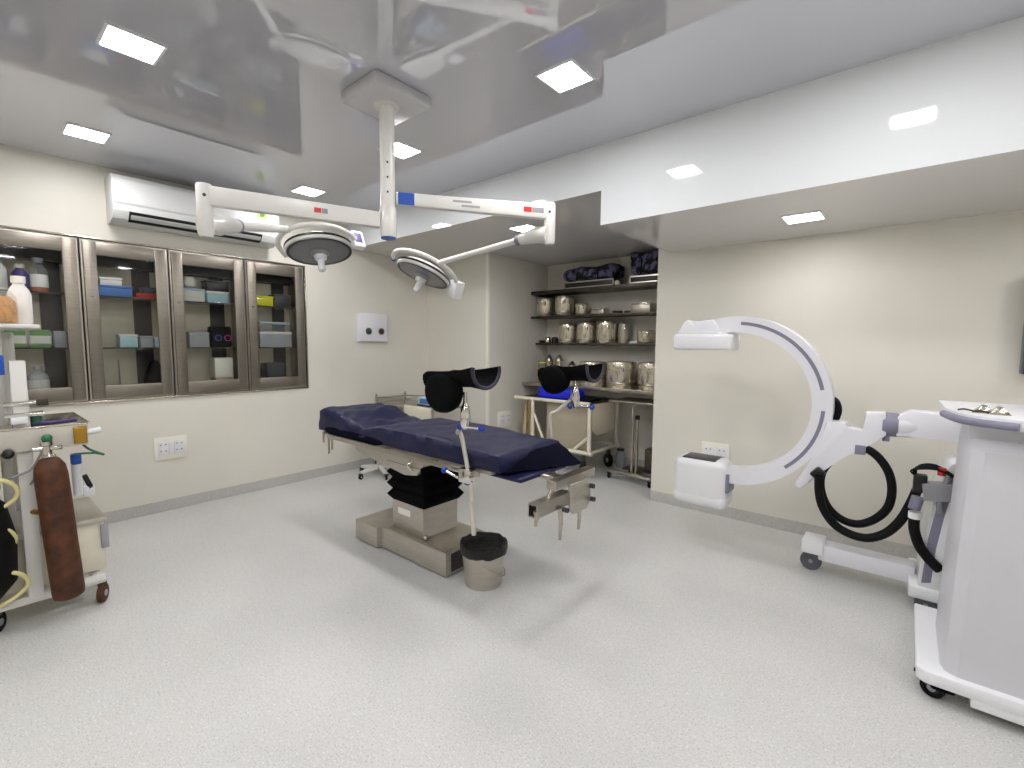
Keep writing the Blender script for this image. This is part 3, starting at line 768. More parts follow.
# ------------------------------------------------------------------ leg holders clamped to the table rails
def leg_holder(label, x, y, cush_dy, L0, L1, sgn):
    """bent rod in a rail clamp with a joint, blue knobs and a black padded leg trough"""
    t = thing('leg_holder', label, 'leg holder', (x, y, .40 if sgn < 0 else .60), 'padded leg holders on the table rails')
    zb_ = .42 if sgn < 0 else .62
    rod = [(x + .05, y, zb_), (x + .02, y, .70), (x, y, .80), (x - .05, y, .98), (x - .05, y + cush_dy * .3, 1.0), (x + .03, y + cush_dy * .6, 1.06), (x + .085, y + cush_dy, 1.12)]
    if sgn > 0: rod = [(x + .02, y, zb_), (x, y, .80), (x - .02, y, 1.03), (x + .02, y + cush_dy * .4, 1.07), (x + .13, y + cush_dy, 1.17)]
    b = nb(); tube(b, smooth_path(rod, 4), .013, 10); build('rod', b, 'tray_steel', t)
    b = nb(); box(b, (x - .045, y - .035, .715), (x + .045, y + .03, .80), .012); cl = build('clamp', b, 'chrome', t)
    yk = y - .035 if sgn < 0 else y + .035
    b = nb(); bmesh.ops.create_uvsphere(b, u_segments=14, v_segments=10, radius=.026, matrix=Matrix.Translation((x + .005, yk - .03 * -sgn * -1, .725))); build('knob', b, 'blue_knob', cl)
    tb('lever', [(x - .04, yk, .74), (x - .13, yk - .01, .765)], .007, 'chrome', cl)
    b = nb(); bmesh.ops.create_uvsphere(b, u_segments=12, v_segments=8, radius=.02, matrix=Matrix.Translation((x - .145, yk - .01, .77))); build('knob', b, 'blue_knob', cl)
    tb('tail', [(x + .04, y - .01, .73), (x + .045, y - .01, .62)], .011, 'chrome', cl)
    jx, jy, jz = rod[-1]
    b = nb(); lathe(b, (jx, jy, jz - .075), [(.012, 0), (.026, .015), (.03, .07), (.022, .12), (.012, .14), (.010, .2)], 14, cap0=True, cap1=True); j = build('joint', b, 'chrome', t)
    for dx, dz in ((-.03, -.065), (.13, -.055)):
        b = nb(); bmesh.ops.create_uvsphere(b, u_segments=14, v_segments=10, radius=.018, matrix=Matrix.Translation((jx + dx, jy - .01, jz + dz))); build('knob', b, 'blue_knob', j)
    tb('spindle', [(jx - .03, jy - .01, jz - .065), (jx + .13, jy - .01, jz - .055)], .007, 'chrome', j)
    # trough: thick C-shaped shell opening upward, running along x
    cz = 1.33; cyy = jy
    b = nb(); rings = []
    NS = 18
    for k in range(NS + 1):
        s_ = k / NS; px = L0 + (L1 - L0) * s_
        ro = .094 - .012 * math.sin(math.pi * s_) + (.014 * max(0, (s_ - .75) / .25)); th = .030 - .012 * s_
        zc = cz + .005 + .03 * s_ * s_ - .02 * (s_ < .12) * (1 - s_ / .12)
        ringv = []
        a0, a1 = R(168), R(372)
        for i in range(13):
            a = a0 + (a1 - a0) * i / 12; ringv.append(b.verts.new((px, cyy + ro * math.cos(a), zc + ro * .92 * math.sin(a))))
        for i in range(12, -1, -1):
            a = a0 + (a1 - a0) * i / 12; ringv.append(b.verts.new((px, cyy + (ro - th) * math.cos(a), zc + (ro - th) * .92 * math.sin(a))))
        rings.append(ringv)
    skin(b, rings)
    cu = build('trough', b, 'black_cushion', t, 60)
    # lighter piping round the open far end
    pp = []
    for i in range(13):
        a = a0 + (a1 - a0) * i / 12; pp.append(Vector((L1, cyy + (ro - th / 2) * math.cos(a), zc + (ro - th / 2) * .92 * math.sin(a))))
    b = nb(); tube(b, pp, .010, 8); build('rim', b, 'cushion_piping', cu)
    # knee flap: thick padded disc hanging at the near end
    b = nb()
    fr = .118 if sgn < 0 else .10; fx, fz = L0 + fr, cz - (.085 if sgn < 0 else .05)
    pr = []
    for k in range(7):
        a = math.pi * k / 6; pr.append((fr - .035 + .035 * math.sin(a), -.045 * math.cos(a)))
    lathe(b, (fx, cyy - .055, fz), [(.02, -.05)] + pr + [(.02, .05)], 28, (0, 1, 0), cap0=True, cap1=True)
    for q in b.verts:
        if q.co.x > fx: q.co.x = fx + (q.co.x - fx) * 1.2
        if q.co.z > fz: q.co.z = fz + (q.co.z - fz) * .9
    build('knee_pad', b, 'black_cushion', cu, 60)
    b = nb(); tube(b, smooth_path([(L0 + .03, cyy - .08, cz + .005), (L0 - .005, cyy - .06, cz - .005), (L0 + .02, cyy - .03, cz - .03)], 4), .016, 8); build('strap', b, 'black_cushion', cu)
    return t
leg_holder('black padded leg holder on the table rail beside the steel bucket', -1.86, 1.822, -.10, -2.01, -1.62, -1)
leg_holder('black padded leg holder on the table rail facing the shelf alcove', -1.72, 2.452, .06, -1.82, -1.45, 1)

# ------------------------------------------------------------------ bucket
t = thing('bucket', 'small steel bucket lined with a black bin bag under the table', 'bucket', (-1.955, 2.055, 0))
c = Vector((-1.955, 2.055, 0))
b = nb(); lathe(b, c, [(.108, .004), (.114, 0), (.117, .01), (.140, .255), (.136, .255), (.113, .012)], 40, cap0=True, cap1=True); pl = build('pail', b, 'steel_satin', t)
b = nb(); lathe(b, c, [(.143, .212), (.146, .206), (.150, .225), (.151, .25), (.148, .266), (.140, .268), (.128, .258), (.115, .24), (.10, .235)], 44, cap1=True)
for q in b.verts:
    an = math.atan2(q.co.y - c.y, q.co.x - c.x); k = 1 + .008 * math.sin(9 * an) + .006 * math.sin(17 * an + 1)
    q.co.x = c.x + (q.co.x - c.x) * k; q.co.y = c.y + (q.co.y - c.y) * k; q.co.z += .003 * math.sin(7 * an + 2) + .002 * math.sin(13 * an)
build('bin_liner', b, 'liner_black', t, 60)
hp = []
d1 = Vector((.64, -.77, 0)); d2 = Vector((.77, .64, 0))
for k in range(13):
    a = math.pi * k / 12; hp.append(c + Vector((0, 0, .17)) + d1 * (.146 * math.cos(a)) + d2 * (.15 * math.sin(a) * .9) + Vector((0, 0, -.11 * math.sin(a))))
tb('handle', hp, .003, 'steel_polished', pl)

# ------------------------------------------------------------------ behind the table: stool base and instrument trolley
def castor(par, x, y, r, m='black_rubber', ax=(1, 0, 0), fork='black_plastic', wd=.022):
    a = Vector(ax)
    p = Vector((x, y, r))
    b = nb(); lathe(b, p - a * wd / 2, [(r * .8, 0), (r, .004), (r, wd - .004), (r * .8, wd)], 20, a, cap0=True, cap1=True); wv = build('wheel', b, m, par)
    b = nb(); lathe(b, p - a * (wd / 2 + .002), [(r * .35, 0), (r * .35, wd + .004)], 14, a, cap0=True, cap1=True); build('hub', b, 'label_grey', wv)
    b = nb(); s = a.cross(Vector((0, 0, 1)))
    box(b, p + Vector((-.02, -.02, r * .75)), p + Vector((.02, .02, r * 1.35)), .004); build('fork', b, fork, par)
t = thing('swivel_stool', 'white five-star castor stool behind the head of the operating table', 'stool', (-4.52, 3.02, 0))
cx_, cy_ = -4.52, 3.02
for k in range(5):
    a = R(72 * k + 200); e = Vector((cx_ + .24 * math.cos(a), cy_ + .24 * math.sin(a), .075))
    arm((cx_, cy_, .10), e, .045, .03, .04, 'leg', t, 'white_enamel', .006)
    castor(t, e.x, e.y, .028, 'black_rubber', (math.sin(a), -math.cos(a), 0))
cy('column', (cx_, cy_, .08), (cx_, cy_, .50), .028, 'chrome', t)
b = nb(); lathe(b, (cx_, cy_, .5), [(.10, 0), (.17, .015), (.175, .05), (.16, .075), (.02, .085)], 28, cap0=True, cap1=True); build('seat', b, 'black_cushion', t)

t = thing('instrument_trolley', 'tubular steel instrument trolley against the wall behind the operating table', 'trolley', (-4.45, 3.55, 0))
ix0, ix1, iy0, iy1 = -4.92, -3.87, 3.27, 3.7
for x in (ix0, ix1):
    for y in (iy0, iy1):
        top = .88 if x == ix0 else .80
        cy('post', (x, y, .1), (x, y, top), .013, 'steel', t, n=12); castor(t, x, y, .035)
b = nb(); tube(b, [(ix0, iy0, .83), (-4.38, iy0, .86), (-4.38, iy1, .86), (ix0, iy1, .83)], .009, closed=True); build('guard_rail', b, 'steel', t)
cy('rail_post', (-4.38, iy0, .70), (-4.38, iy0, .875), .011, 'steel', t, n=10)
bx('top_shelf', (ix0, iy0, .765), (ix1, iy1, .785), 'steel', t, .004)
bx('side_apron', (-4.38, iy0 - .004, .64), (ix1 - .03, iy0 + .004, .80), 'cream_paint', t, .002)
bx('lower_shelf', (ix0, iy0, .3), (ix1, iy1, .315), 'steel', t, .004)
t = thing('monitor_box', 'small pale blue boxed device on the instrument trolley', 'device', (-4.15, 3.5, .785))
bx('body', (-4.30, 3.40, .785), (-4.01, 3.62, .885), 'pale_blue', t, .01)
bx('front_strip', (-4.30, 3.396, .785), (-4.01, 3.401, .80), 'black_plastic', t)
bx('screen', (-4.25, 3.395, .815), (-4.07, 3.399, .87), 'light_blue', t)

# ------------------------------------------------------------------ alcove shelves
def shelf(label, y0, zs, th, m, lip=.02):
    z0, z1 = zs
    t = thing('wall_shelf', label, 'shelf', ((XA0 + XA1) / 2, YA, z0 - th))
    bx('board', (XA0 + .001, y0, z0 - th), (XA1 - .001, YA - .001, z0), m, t, .002)
    bx('front_lip', (XA0 + .001, y0 - .004, z0 - th - .006), (XA1 - .001, y0 + .002, z0 + .004), 'dark_steel' if m != 'steel' else 'steel', t, .001)
    return t
S1, S2, S3, S4 = 2.185, 1.86, 1.513, 1.002
shelf('brown steel top shelf of the alcove under the wrapped bundles', 4.93, (S1, S1), .035, 'shelf_steel')
shelf('thin steel alcove shelf holding two tall drums and small trays', 4.93, (S2, S2), .02, 'shelf_steel')
shelf('narrow steel alcove shelf holding three tall lidded drums', 5.04, (S3, S3), .02, 'shelf_steel')
shelf('deep steel counter shelf of the alcove under the big drums', 4.75, (S4, S4), .03, 'steel')

def drum(x, y, z, r, h, label, group=None, m='drum_steel', vents=True):
    t = thing('sterilizing_drum', label, 'drum', (x, y, z), group)
    p = Vector((x, y, z))
    b = nb(); lathe(b, p, [(r * .97, 0), (r, .006), (r, h * .70)], 32, cap0=True, cap1=True); bd = build('body', b, m, t)
    b = nb(); lathe(b, p, [(r * 1.03, h * .70), (r * 1.04, h * .72), (r * 1.04, h * .93), (r * .98, h * .975), (r * .6, h)], 32, cap0=True, cap1=True); build('lid', b, m, t)
    b = nb(); lathe(b, p, [(r * 1.005, h * .16), (r * 1.015, h * .17), (r * 1.015, h * .20), (r * 1.005, h * .21)], 32); build('band', b, 'steel', bd)
    if vents:
        for k in range(5):
            a = R(-150 + 30 * k); q = p + Vector((math.cos(a) * r, math.sin(a) * r, 0))
            b = nb(); cyl(b, q + Vector((0, 0, h * .25)), q + Vector((0, 0, h * .62)), .004, n=6); build('vent_strip', b, 'steel', bd)
    a = R(-60); q = p + Vector((math.cos(a) * r * 1.03, math.sin(a) * r * 1.03, h * .68))
    b = nb(); box(b, q + Vector((-.014, -.014, -.02)), q + Vector((.014, .014, .03)), .004); build('clasp', b, 'chrome', t)
    return t
def px_x(u, v, y): return ay_(u, v, y).x
YS = 5.09
drum(px_x(545.5, 316, YS), YS, S2, .115, .25, 'tall pale steel drum at the alcove wall on the second shelf')
drum(px_x(564.5, 316, YS), YS, S2, .12, .265, 'tall steel drum beside the pair of small trays on the second shelf')
drum(px_x(582.5, 314, YS), YS, S2, .09, .15, 'short steel drum on the second alcove shelf', vents=False)
YT = 5.17
drum(px_x(568, 343, YT), YT, S3, .118, .26, 'tall steel drum on the third shelf beside the small dark jars')
drum(px_x(586.5, 343, YT), YT, S3, .122, .27, 'tall dented steel drum between two drums on the third shelf')
drum(px_x(607, 343, YT), YT, S3, .126, .28, 'tall banded steel drum on the third shelf')
drum(px_x(624, 343, YT + .04), YT + .04, S3, .07, .25, 'slim dark steel drum beside the tall banded drum', m='steel_satin')
drum(px_x(646, 343, YT), YT, S3, .105, .155, 'short steel drum alone at the end of the third shelf')
YC = 4.96
drum(px_x(593, 386, YC), YC, S4, .17, .30, 'big steel drum on the counter behind the far leg holder')
drum(px_x(621, 388, YC), YC, S4, .165, .31, 'big riveted steel drum in the middle of the counter')
drum(px_x(653, 390, YC), YC, S4, .165, .31, 'big steel drum at the counter end by the wall corner')
# small things on the shelves
def kidney(x, y, z, label):
    b = nb(); lathe(b, (x, y, z), [(.05, 0), (.062, .035), (.066, .04), (.06, .04), (.048, .006)], 24, cap0=True, cap1=True)
    return single('steel_bowl', b, 'steel_polished', label, 'bowl')
b = nb(); p = px_x(600, 312, YS); 
lidded('instrument_tray', (p - .085, YS - .07, S2), (p + .085, YS + .08, S2 + .085), 'steel', 'steel_polished', 'lidded steel tray beside the short drum on the second shelf', 'tray')
p = px_x(618, 311, YS); kidney(p, YS, S2, 'small open steel bowl on the second alcove shelf')
p = px_x(630, 310, YS); crate('clamp_case', (p - .05, YS - .05, S2), (p + .05, YS + .05, S2 + .035), 'black_plastic', 'small black case beside the steel bowl', 'case')
p = px_x(644, 308, YS); lidded('instrument_tray', (p - .13, YS - .08, S2), (p + .11, YS + .1, S2 + .115), 'steel_satin', 'steel_polished', 'large lidded steel tray at the end of the second shelf', 'tray')
p = px_x(541, 342, YT); kidney(p, YT, S3, 'small steel bowl at the alcove wall on the third shelf')
for u, m1, l in ((548, 'steel_polished', 'small steel jar beside the bowl on the third shelf'), (555, 'black_plastic', 'small black jar next to the tall drums')):
    p = px_x(u, 342, YT); b = nb(); lathe(b, (p, YT, S3), [(.04, 0), (.045, .02), (.042, .07), (.03, .085)], 18, cap0=True, cap1=True); single('small_jar', b, m1, l, 'jar')
p = px_x(635, 343, YT); lidded('instrument_tray', (p - .05, YT - .05, S3), (p + .05, YT + .05, S3 + .03), 'white_plastic', 'white_plastic', 'flat white tray beside the short end drum', 'tray')
b = nb(); p = px_x(546, 380, 4.98)
t = thing('wire_rack', 'yellow wire rack on the counter beside the steel jars', 'rack', (p, 4.98, S4))
for z in (.02, .1, .18, .26): tb('wire', [(p - .06, 4.88, S4 + z), (p + .05, 4.88, S4 + z), (p + .05, 5.05, S4 + z), (p - .06, 5.05, S4 + z), (p - .06, 4.88, S4 + z)], .007, 'yellow_plastic', t)
for dx, dy in ((-.06, -.08), (.05, -.08), (.05, .07), (-.06, .07)): cy('post', (p + dx, 4.98 + dy, S4), (p + dx, 4.98 + dy, S4 + .28), .006, 'dark_steel', t, n=8)
for u, h, l in ((549, .36, 'tall steel jar at the alcove wall end of the counter'), (559, .36, 'steel jar with domed lid beside the tall jar'), (572, .28, 'low steel jar before the big counter drum')):
    p = px_x(u, 375, 5.18); t = thing('steel_jar', l, 'jar', (p, 5.18, S4))
    b = nb(); lathe(b, (p, 5.18, S4), [(.05, 0), (.052, h * .75)], 20, cap0=True, cap1=True); build('body', b, 'steel_polished', t)
    b = nb(); lathe(b, (p, 5.18, S4), [(.055, h * .75), (.055, h * .82), (.03, h * .92), (.012, h)], 20, cap0=True, cap1=True); build('lid', b, 'steel', t)
# wrapped bundles on the top shelf
def bundle(u0, u1, v, y, dp, h, label, seed):
    x0, x1 = px_x(u0, v, y), px_x(u1, v, y); rr = random.Random(seed)
    t = thing('wrapped_bundle', label, 'bundle', ((x0 + x1) / 2, y, S1 + .095))
    b = nb(); box(b, (x0, y, S1 + .112), (x1, y + dp, S1 + .112 + h), .05, 3)
    bmesh.ops.subdivide_edges(b, edges=b.edges[:], cuts=2, use_grid_fill=True)
    for q in b.verts:
        q.co += Vector((rr.uniform(-1, 1), rr.uniform(-1, 1), rr.uniform(-1, 1))) * .010
        q.co.z += .015 * math.sin(14 * q.co.x + seed) if q.co.z > S1 + .15 else 0
    build('wrap', b, 'fabric_bundle', t, 50)
    b = nb()
    for s_ in (.3, .7):
        x = x0 + (x1 - x0) * s_
        b2 = nb(); tube(b2, [(x, y - .008, S1 + .1), (x + .01, y - .012, S1 + .1 + h * .6), (x, y + .04, S1 + .105 + h)], .008, 6); build('tie', b2, 'black_rubber', t)
    b.free()
    return x0, x1
def case_under(x0, x1, y, dp, label):
    t = thing('flat_case', label, 'case', ((x0 + x1) / 2, y, S1))
    bx('body', (x0 + .03, y + .005, S1), (x1 - .01, y + dp, S1 + .09), 'black_plastic', t, .006)
    b = nb()
    z0, z1 = S1 + .006, S1 + .088
    for lo, hi in (((x0 + .03, z0), (x1 - .01, z0 + .014)), ((x0 + .03, z1 - .014), (x1 - .01, z1)), ((x0 + .03, z0), (x0 + .044, z1)), ((x1 - .024, z0), (x1 - .01, z1))):
        box(b, (lo[0], y, lo[1]), (hi[0], y + .006, hi[1]))
    build('edge_frame', b, 'steel', t)
a_, c_ = bundle(562, 614, 285, 4.96, .28, .14, 'dark patterned wrapped bundle lying on the top alcove shelf', 1)
case_under(a_, c_, 4.965, .24, 'flat black metal-edged case under the long wrapped bundle')
a_, c_ = bundle(629, 670, 280, 4.96, .28, .235, 'taller dark wrapped bundle by the wall corner on the top shelf', 5)
case_under(a_ - .03, min(c_, XA1 + .01), 4.965, .24, 'flat black metal-edged case under the taller wrapped bundle')
x_ = px_x(617, 282, 4.97)
b = nb(); lathe(b, (x_, 4.985, S1 + .031), [(.02, -.02), (.03, -.01), (.03, .02), (.02, .03)], 16, (0, -1, 0), cap0=True, cap1=True); single('tape_roll', b, 'paper_white', 'white tape roll on the top shelf between the wrapped bundles', 'tape')

# ------------------------------------------------------------------ white trolley tucked under the counter
t = thing('frame_trolley', 'cream tubular trolley with beige panel tucked under the alcove counter', 'trolley', (-3.1, 4.7, 0))
WY0, WY1, WX0, WX1, WZ = 4.44, 5.08, -3.64, -2.62, .845
for x, y in ((WX0 + .23, WY0), (WX1, WY0), (WX0 + .23, WY1), (WX1, WY1)):
    cy('post', (x, y, .29), (x, y, WZ), .022, 'cream_paint', t, n=12)
b = nb(); tube(b, [(WX0 - .05, WY0, WZ), (WX1, WY0, WZ)], .02, 10); build('top_rail', b, 'cream_paint', t)
b = nb(); tube(b, [(WX0 - .05, WY1, WZ), (WX1, WY1, WZ)], .02, 10); build('top_rail', b, 'cream_paint', t)
bx('top_plate', (WX0, WY0, WZ - .01), (WX1, WY1, WZ + .012), 'dark_steel', t, .004)
bx('back_sheet', (WX0 + .40, WY0 + .06, .31), (WX1 - .02, WY0 + .068, WZ - .02), 'beige_panel', t)
for y in (WY0, WY1): tb('lower_rail', [(WX0, y, .29), (WX1 + .04, y, .29)], .024, 'cream_paint', t)
for x in (WX0 + .23, WX1): tb('cross_rail', [(x, WY0, .29), (x, WY1, .29)], .02, 'cream_paint', t)
tb('brace', [(WX1, WY0 + .002, .48), (WX1 - .2, WY0 + .002, .31)], .017, 'cream_paint', t)
tb('brace', [(WX0 + .25, WY0 + .002, .66), (WX0 + .42, WY0 + .002, .31)], .017, 'cream_paint', t)
for x, y in ((WX0 + .23, WY0), (WX1 - .06, WY0), (WX0 + .23, WY1), (WX1 - .1, WY1)):
    castor(t, x, y, .085, 'black_rubber', (.5, .87, 0), 'black_plastic', .035)
    cy('stem', (x, y, .11), (x, y, .28), .018, 'dark_steel', t, n=10)
b = nb()    # folded end flap
q = [(WX1 + .01, WY0 + .02, WZ), (WX1 + .16, WY0 + .28, WZ + .01), (WX1 + .15, WY0 + .28, .56), (WX1 + .12, WY0 + .23, .53), (WX1 + .04, WY0 + .09, .49), (WX1 + .01, WY0 + .02, .56)]
prism(b, q, (.008, -.006, 0), .002); build('end_flap', b, 'beige_panel', t)
b = nb(); box(b, (-3.36, 4.46, .858), (-2.86, 4.74, .985), .035, 3)
bmesh.ops.subdivide_edges(b, edges=b.edges[:], cuts=2, use_grid_fill=True)
for q in b.verts: q.co.z = max(.857, q.co.z + .01 * math.sin(25 * q.co.x + 12 * q.co.y) * (q.co.z > .9))
single('folded_cloth', b, 'blue_cloth', 'bright blue folded cloth lying on the cream trolley', 'cloth')
b = nb(); prism(b, [(-2.82, 4.5, .858), (-2.64, 4.52, .858), (-2.64, 4.74, .858), (-2.8, 4.74, .858)], (0, 0, .03), .006); single('rubber_mat', b, 'navy_dark', 'dark folded mat on the end of the cream trolley', 'mat')
for k, (x, y, rz, hh) in enumerate(((-3.70, 4.62, 4, .80), (-3.64, 4.72, -3, .76), (-3.58, 4.60, 5, .78), (-3.66, 4.84, -4, .80))):
    b = nb(); box(b, (x - .02, y - .012, .002), (x + .02, y + .012, hh), .004, rot=Matrix.Rotation(R(rz), 3, 'Y'), about=(x, y, 0))
    single('wooden_splint', b, 'wood', 'pale wooden splint standing on the floor by the alcove socket plate', 'splint', 'wooden splints beside the cream trolley')

# ------------------------------------------------------------------ mayo stand in the alcove
t = thing('mayo_stand', 'steel tray stand on castors in the alcove by the wall corner', 'stand', (-2.2, 4.85, 0))
bz = .09
tb('base_bar', [(-2.52, 4.80, bz), (-1.98, 4.74, bz)], .025, 'steel', t)
tb('base_bar', [(-2.42, 5.12, bz), (-1.9, 5.06, bz)], .025, 'steel', t)
tb('base_bar', [(-2.24, 4.77, bz), (-2.14, 5.09, bz)], .022, 'steel', t)
for x, y in ((-2.50, 4.80), (-2.0, 4.745), (-2.40, 5.12), (-1.92, 5.06)): castor(t, x, y, .032)
for dx in (0, .05): cy('column', (-2.23 + dx, 4.80, bz), (-2.23 + dx, 4.80, .70), .016, 'steel', t, n=12)
cy('collar', (-2.18, 4.80, .70), (-2.18, 4.80, .745), .024, 'black_plastic', t)
tb('riser', [(-2.23, 4.80, .70), (-2.24, 4.80, .82), (-2.2, 4.85, .885)], .010, 'chrome', t)
bx('tray', (-2.46, 4.66, .885), (-1.86, 5.1, .90), 'steel', t, .004)
bx('tray_well', (-2.42, 4.70, .899), (-1.90, 5.06, .902), 'dark_steel', t)
bx('foot_plate', (-2.36, 4.83, .118), (-2.05, 5.0, .135), 'dark_steel', t, .004)
t.location += Vector((.02, -.14, 0))
b = nb(); box(b, (-2.10, 4.72, .136), (-1.86, 4.88, .38), .02); single('cloth_bag', b, 'shelf_steel', 'brown bag standing on the foot of the tray stand', 'bag')
b = nb(); lathe(b, (-2.62, 5.2, 0), [(.05, 0), (.055, .01), (.055, .15), (.04, .18), (.04, .2)], 20, cap0=True, cap1=True); t = thing('glass_jar', 'small capped jar on the alcove floor between trolley and stand', 'jar', (-2.62, 5.2, 0)); build('body', b, 'cloudy_plastic', t); cy('cap', (-2.62, 5.2, .2), (-2.62, 5.2, .225), .045, 'black_plastic', t)

# ------------------------------------------------------------------ C-arm
CYP = 3.60
def cp(u, v, dy=0): return ay_(u, v, CYP + dy)
t = thing('c_arm', 'white mobile C-arm x-ray machine with a large open ring', 'x-ray machine', (.35, 3.6, 0))
CA = t
CC = Vector((-.93, CYP, 1.105)); RO, RI = .60, .487
def arc_band(b, r0, r1, y0, y1, a0, a1, n=56):
    rings = []
    for k in range(n + 1):
        a = R(a0 + (a1 - a0) * k / n); c_, s_ = math.cos(a), math.sin(a)
        rings.append([b.verts.new((CC.x + r * c_, y, CC.z + r * s_)) for r, y in ((r0, y0), (r1, y0), (r1, y1), (r0, y1))])
    skin(b, rings)
b = nb(); arc_band(b, RI, RO, CYP - .06, CYP + .06, -104, 106); bmesh.ops.bevel(b, geom=[e for e in b.edges if e.is_manifold and e.calc_face_angle(0) > 1.0], offset=.010, segments=2, profile=.5, affect='EDGES'); ringo = build('c_ring', b, 'lilac_white', t, 35)
b = nb(); arc_band(b, RI + .052, RI + .074, CYP - .0625, CYP - .058, 12, 86, 36); build('track', b, 'lavender', ringo)
b = nb(); arc_band(b, RI + .052, RI + .074, CYP - .0625, CYP - .058, -50, -2, 30); build('track', b, 'lavender', ringo)
# image intensifier at the top: bevelled flat box with a wedge on it
DH = .11
hx0, hx1 = cp(673, 340, -DH).x, cp(731, 340, -DH).x
z0, z1 = cp(700, 350, -DH).z, cp(700, 334, -DH).z
b = nb(); box(b, (hx0, CYP - DH, z0), (hx1, CYP + .13, z1), .02, 3); top = build('detector', b, 'white_plastic', t)
b = nb(); prism(b, [(hx0 + .02, CYP - .10, z1 - .01), (hx0 + .07, CYP - .10, z1 + .085), (hx0 + .10, CYP - .10, z1 + .108), (hx0 + .15, CYP - .10, z1 + .05), (hx0 + .2, CYP - .10, z1 + .018), (hx1 - .06, CYP - .10, z1 + .01), (hx1 - .02, CYP - .10, z1 - .01)], (0, .21, 0), .012); build('detector_hood', b, 'white_plastic', top)
b = nb(); prism(b, [(hx0 + .15, CYP - .07, z1 + .0), (hx0 + .13, CYP - .07, z1 + .09), (CC.x + RO * math.cos(R(104)), CYP - .07, CC.z + RO * math.sin(R(104)) + .0), (CC.x + RI * math.cos(R(100)), CYP - .07, CC.z + RI * math.sin(R(100)))], (0, .14, 0), .01); build('detector_neck', b, 'lilac_white', t)
# x-ray tube housing at the bottom
bx0, bx1 = cp(672, 485, -DH).x, cp(725, 485, -DH).x; bz0, bz1 = cp(700, 507, -DH).z, cp(700, 460, -DH).z
b = nb(); box(b, (bx0, CYP - DH, bz0), (bx1, CYP + .13, bz1), .055, 4); tk = build('tube_housing', b, 'white_plastic', t)
bx('top_window', (bx0 + .06, CYP - .08, bz1 - .01), (bx1 - .08, CYP + .10, bz1 + .004), 'dark_grey', tk, .006)
b = nb(); box(b, (bx0 - .003, CYP - DH - .003, bz0 - .003), (bx1 + .003, CYP + .133, bz0 + .115), .05, 4); build('lower_shell', b, 'white_plastic', tk)
bx('coupling', (bx1 - .01, CYP - .08, bz0 + .13), (bx1 + .014, CYP + .08, bz0 + .27), 'lavender', tk, .004)
ae = R(-104); b = nb()
prism(b, [(bx1 + .01, CYP - .06, bz0 + .15), (bx1 + .01, CYP - .06, bz0 + .255), (CC.x + RI * math.cos(ae), CYP - .06, CC.z + RI * math.sin(ae)), (CC.x + RO * math.cos(ae), CYP - .06, CC.z + RO * math.sin(ae))], (0, .12, 0), .008); build('tube_neck', b, 'lilac_white', t)
# carriage
pg = [(826, 421), (846, 423), (848, 430), (864, 433), (865, 413), (886, 413), (886, 436), (872, 444), (842, 457), (821, 471), (809, 483), (799, 489), (794, 484), (806, 468), (820, 446)]
b = nb(); prism(b, [cp(u, v, -.062) for u, v in pg], (0, .125, 0), .008); car = build('carriage', b, 'lilac_white', t)
p0, p1 = cp(885, 424), cp(896, 423)
b = nb(); lathe(b, p0 - Vector((.01, 0, 0)), [(.07, 0), (.072, .01), (.072, .065), (.07, .075)], 32, (1, 0, 0), cap0=True, cap1=True); build('joint', b, 'lavender', t)
cy('joint_knob', p0 + Vector((.01, -.02, -.10)), p0 + Vector((.01, -.02, -.06)), .018, 'lavender', t)
b = nb(); lathe(b, p0 + Vector((.06, 0, 0)), [(.07, 0), (.072, .03), (.06, .09), (.04, .12)], 32, (1, 0, 0), cap0=True, cap1=True); build('joint_housing', b, 'white_plastic', t)
q0 = cp(897, 424)
b = nb(); prism(b, [(q0.x, CYP - .06, q0.z - .07), (q0.x, CYP - .06, q0.z + .05), (q0.x + .055, CYP - .06, q0.z + .09), (.62, CYP - .06, q0.z + .09), (.62, CYP - .06, q0.z - .06), (.22, CYP - .06, q0.z - .06), (q0.x + .1, CYP - .06, q0.z - .06)], (0, .12, 0), .01); build('horizontal_arm', b, 'lilac_white', t)
# column, sloped body side, base
b = nb(); box(b, (.36, CYP - .09, .15), (.56, CYP + .09, 1.02), .02); build('column', b, 'white_plastic', t)
sp = [ay_(u, v, 3.40) for u, v in [(917, 590), (923, 545), (934, 500), (946, 470), (952, 464), (960, 463), (967, 470)]]
b = nb(); prism(b, sp + [Vector((.80, 3.40, sp[-1].z)), Vector((.80, 3.40, sp[0].z))], (0, .42, 0), .010); body = build('body', b, 'white_plastic', t)
sq = [ay_(u, v, 3.392) for u, v in [(921, 583), (928, 540), (938, 503), (948, 478), (955, 474), (950, 500), (940, 545), (934, 583)]]
b = nb(); prism(b, sq, (0, .012, 0), .002); build('side_panel', b, 'lavender', body)
sq = [ay_(u, v, 3.386) for u, v in [(931, 583), (936, 550), (945, 515), (952, 495), (957, 490), (957, 583)]]
b = nb(); prism(b, sq, (0, .012, 0), .002); build('side_rib', b, 'white_plastic', body)
b = nb(); tube(b, smooth_path([(.215, 3.37, .80), (.195, 3.345, .74), (.185, 3.345, .66), (.195, 3.37, .60)], 4), .012, 8); build('handle', b, 'grey_plastic', body)
bx('base', (.09, 3.38, .09), (.85, 3.84, .16), 'white_plastic', t, .012)
pL = az_(808, 566, 0)
bx('leg', (-.36, 3.55, .10), (.12, 3.68, .205), 'lilac_white', t, .01)
bx('leg_cap', (-.455, 3.53, .135), (-.33, 3.71, .225), 'white_plastic', t, .012)
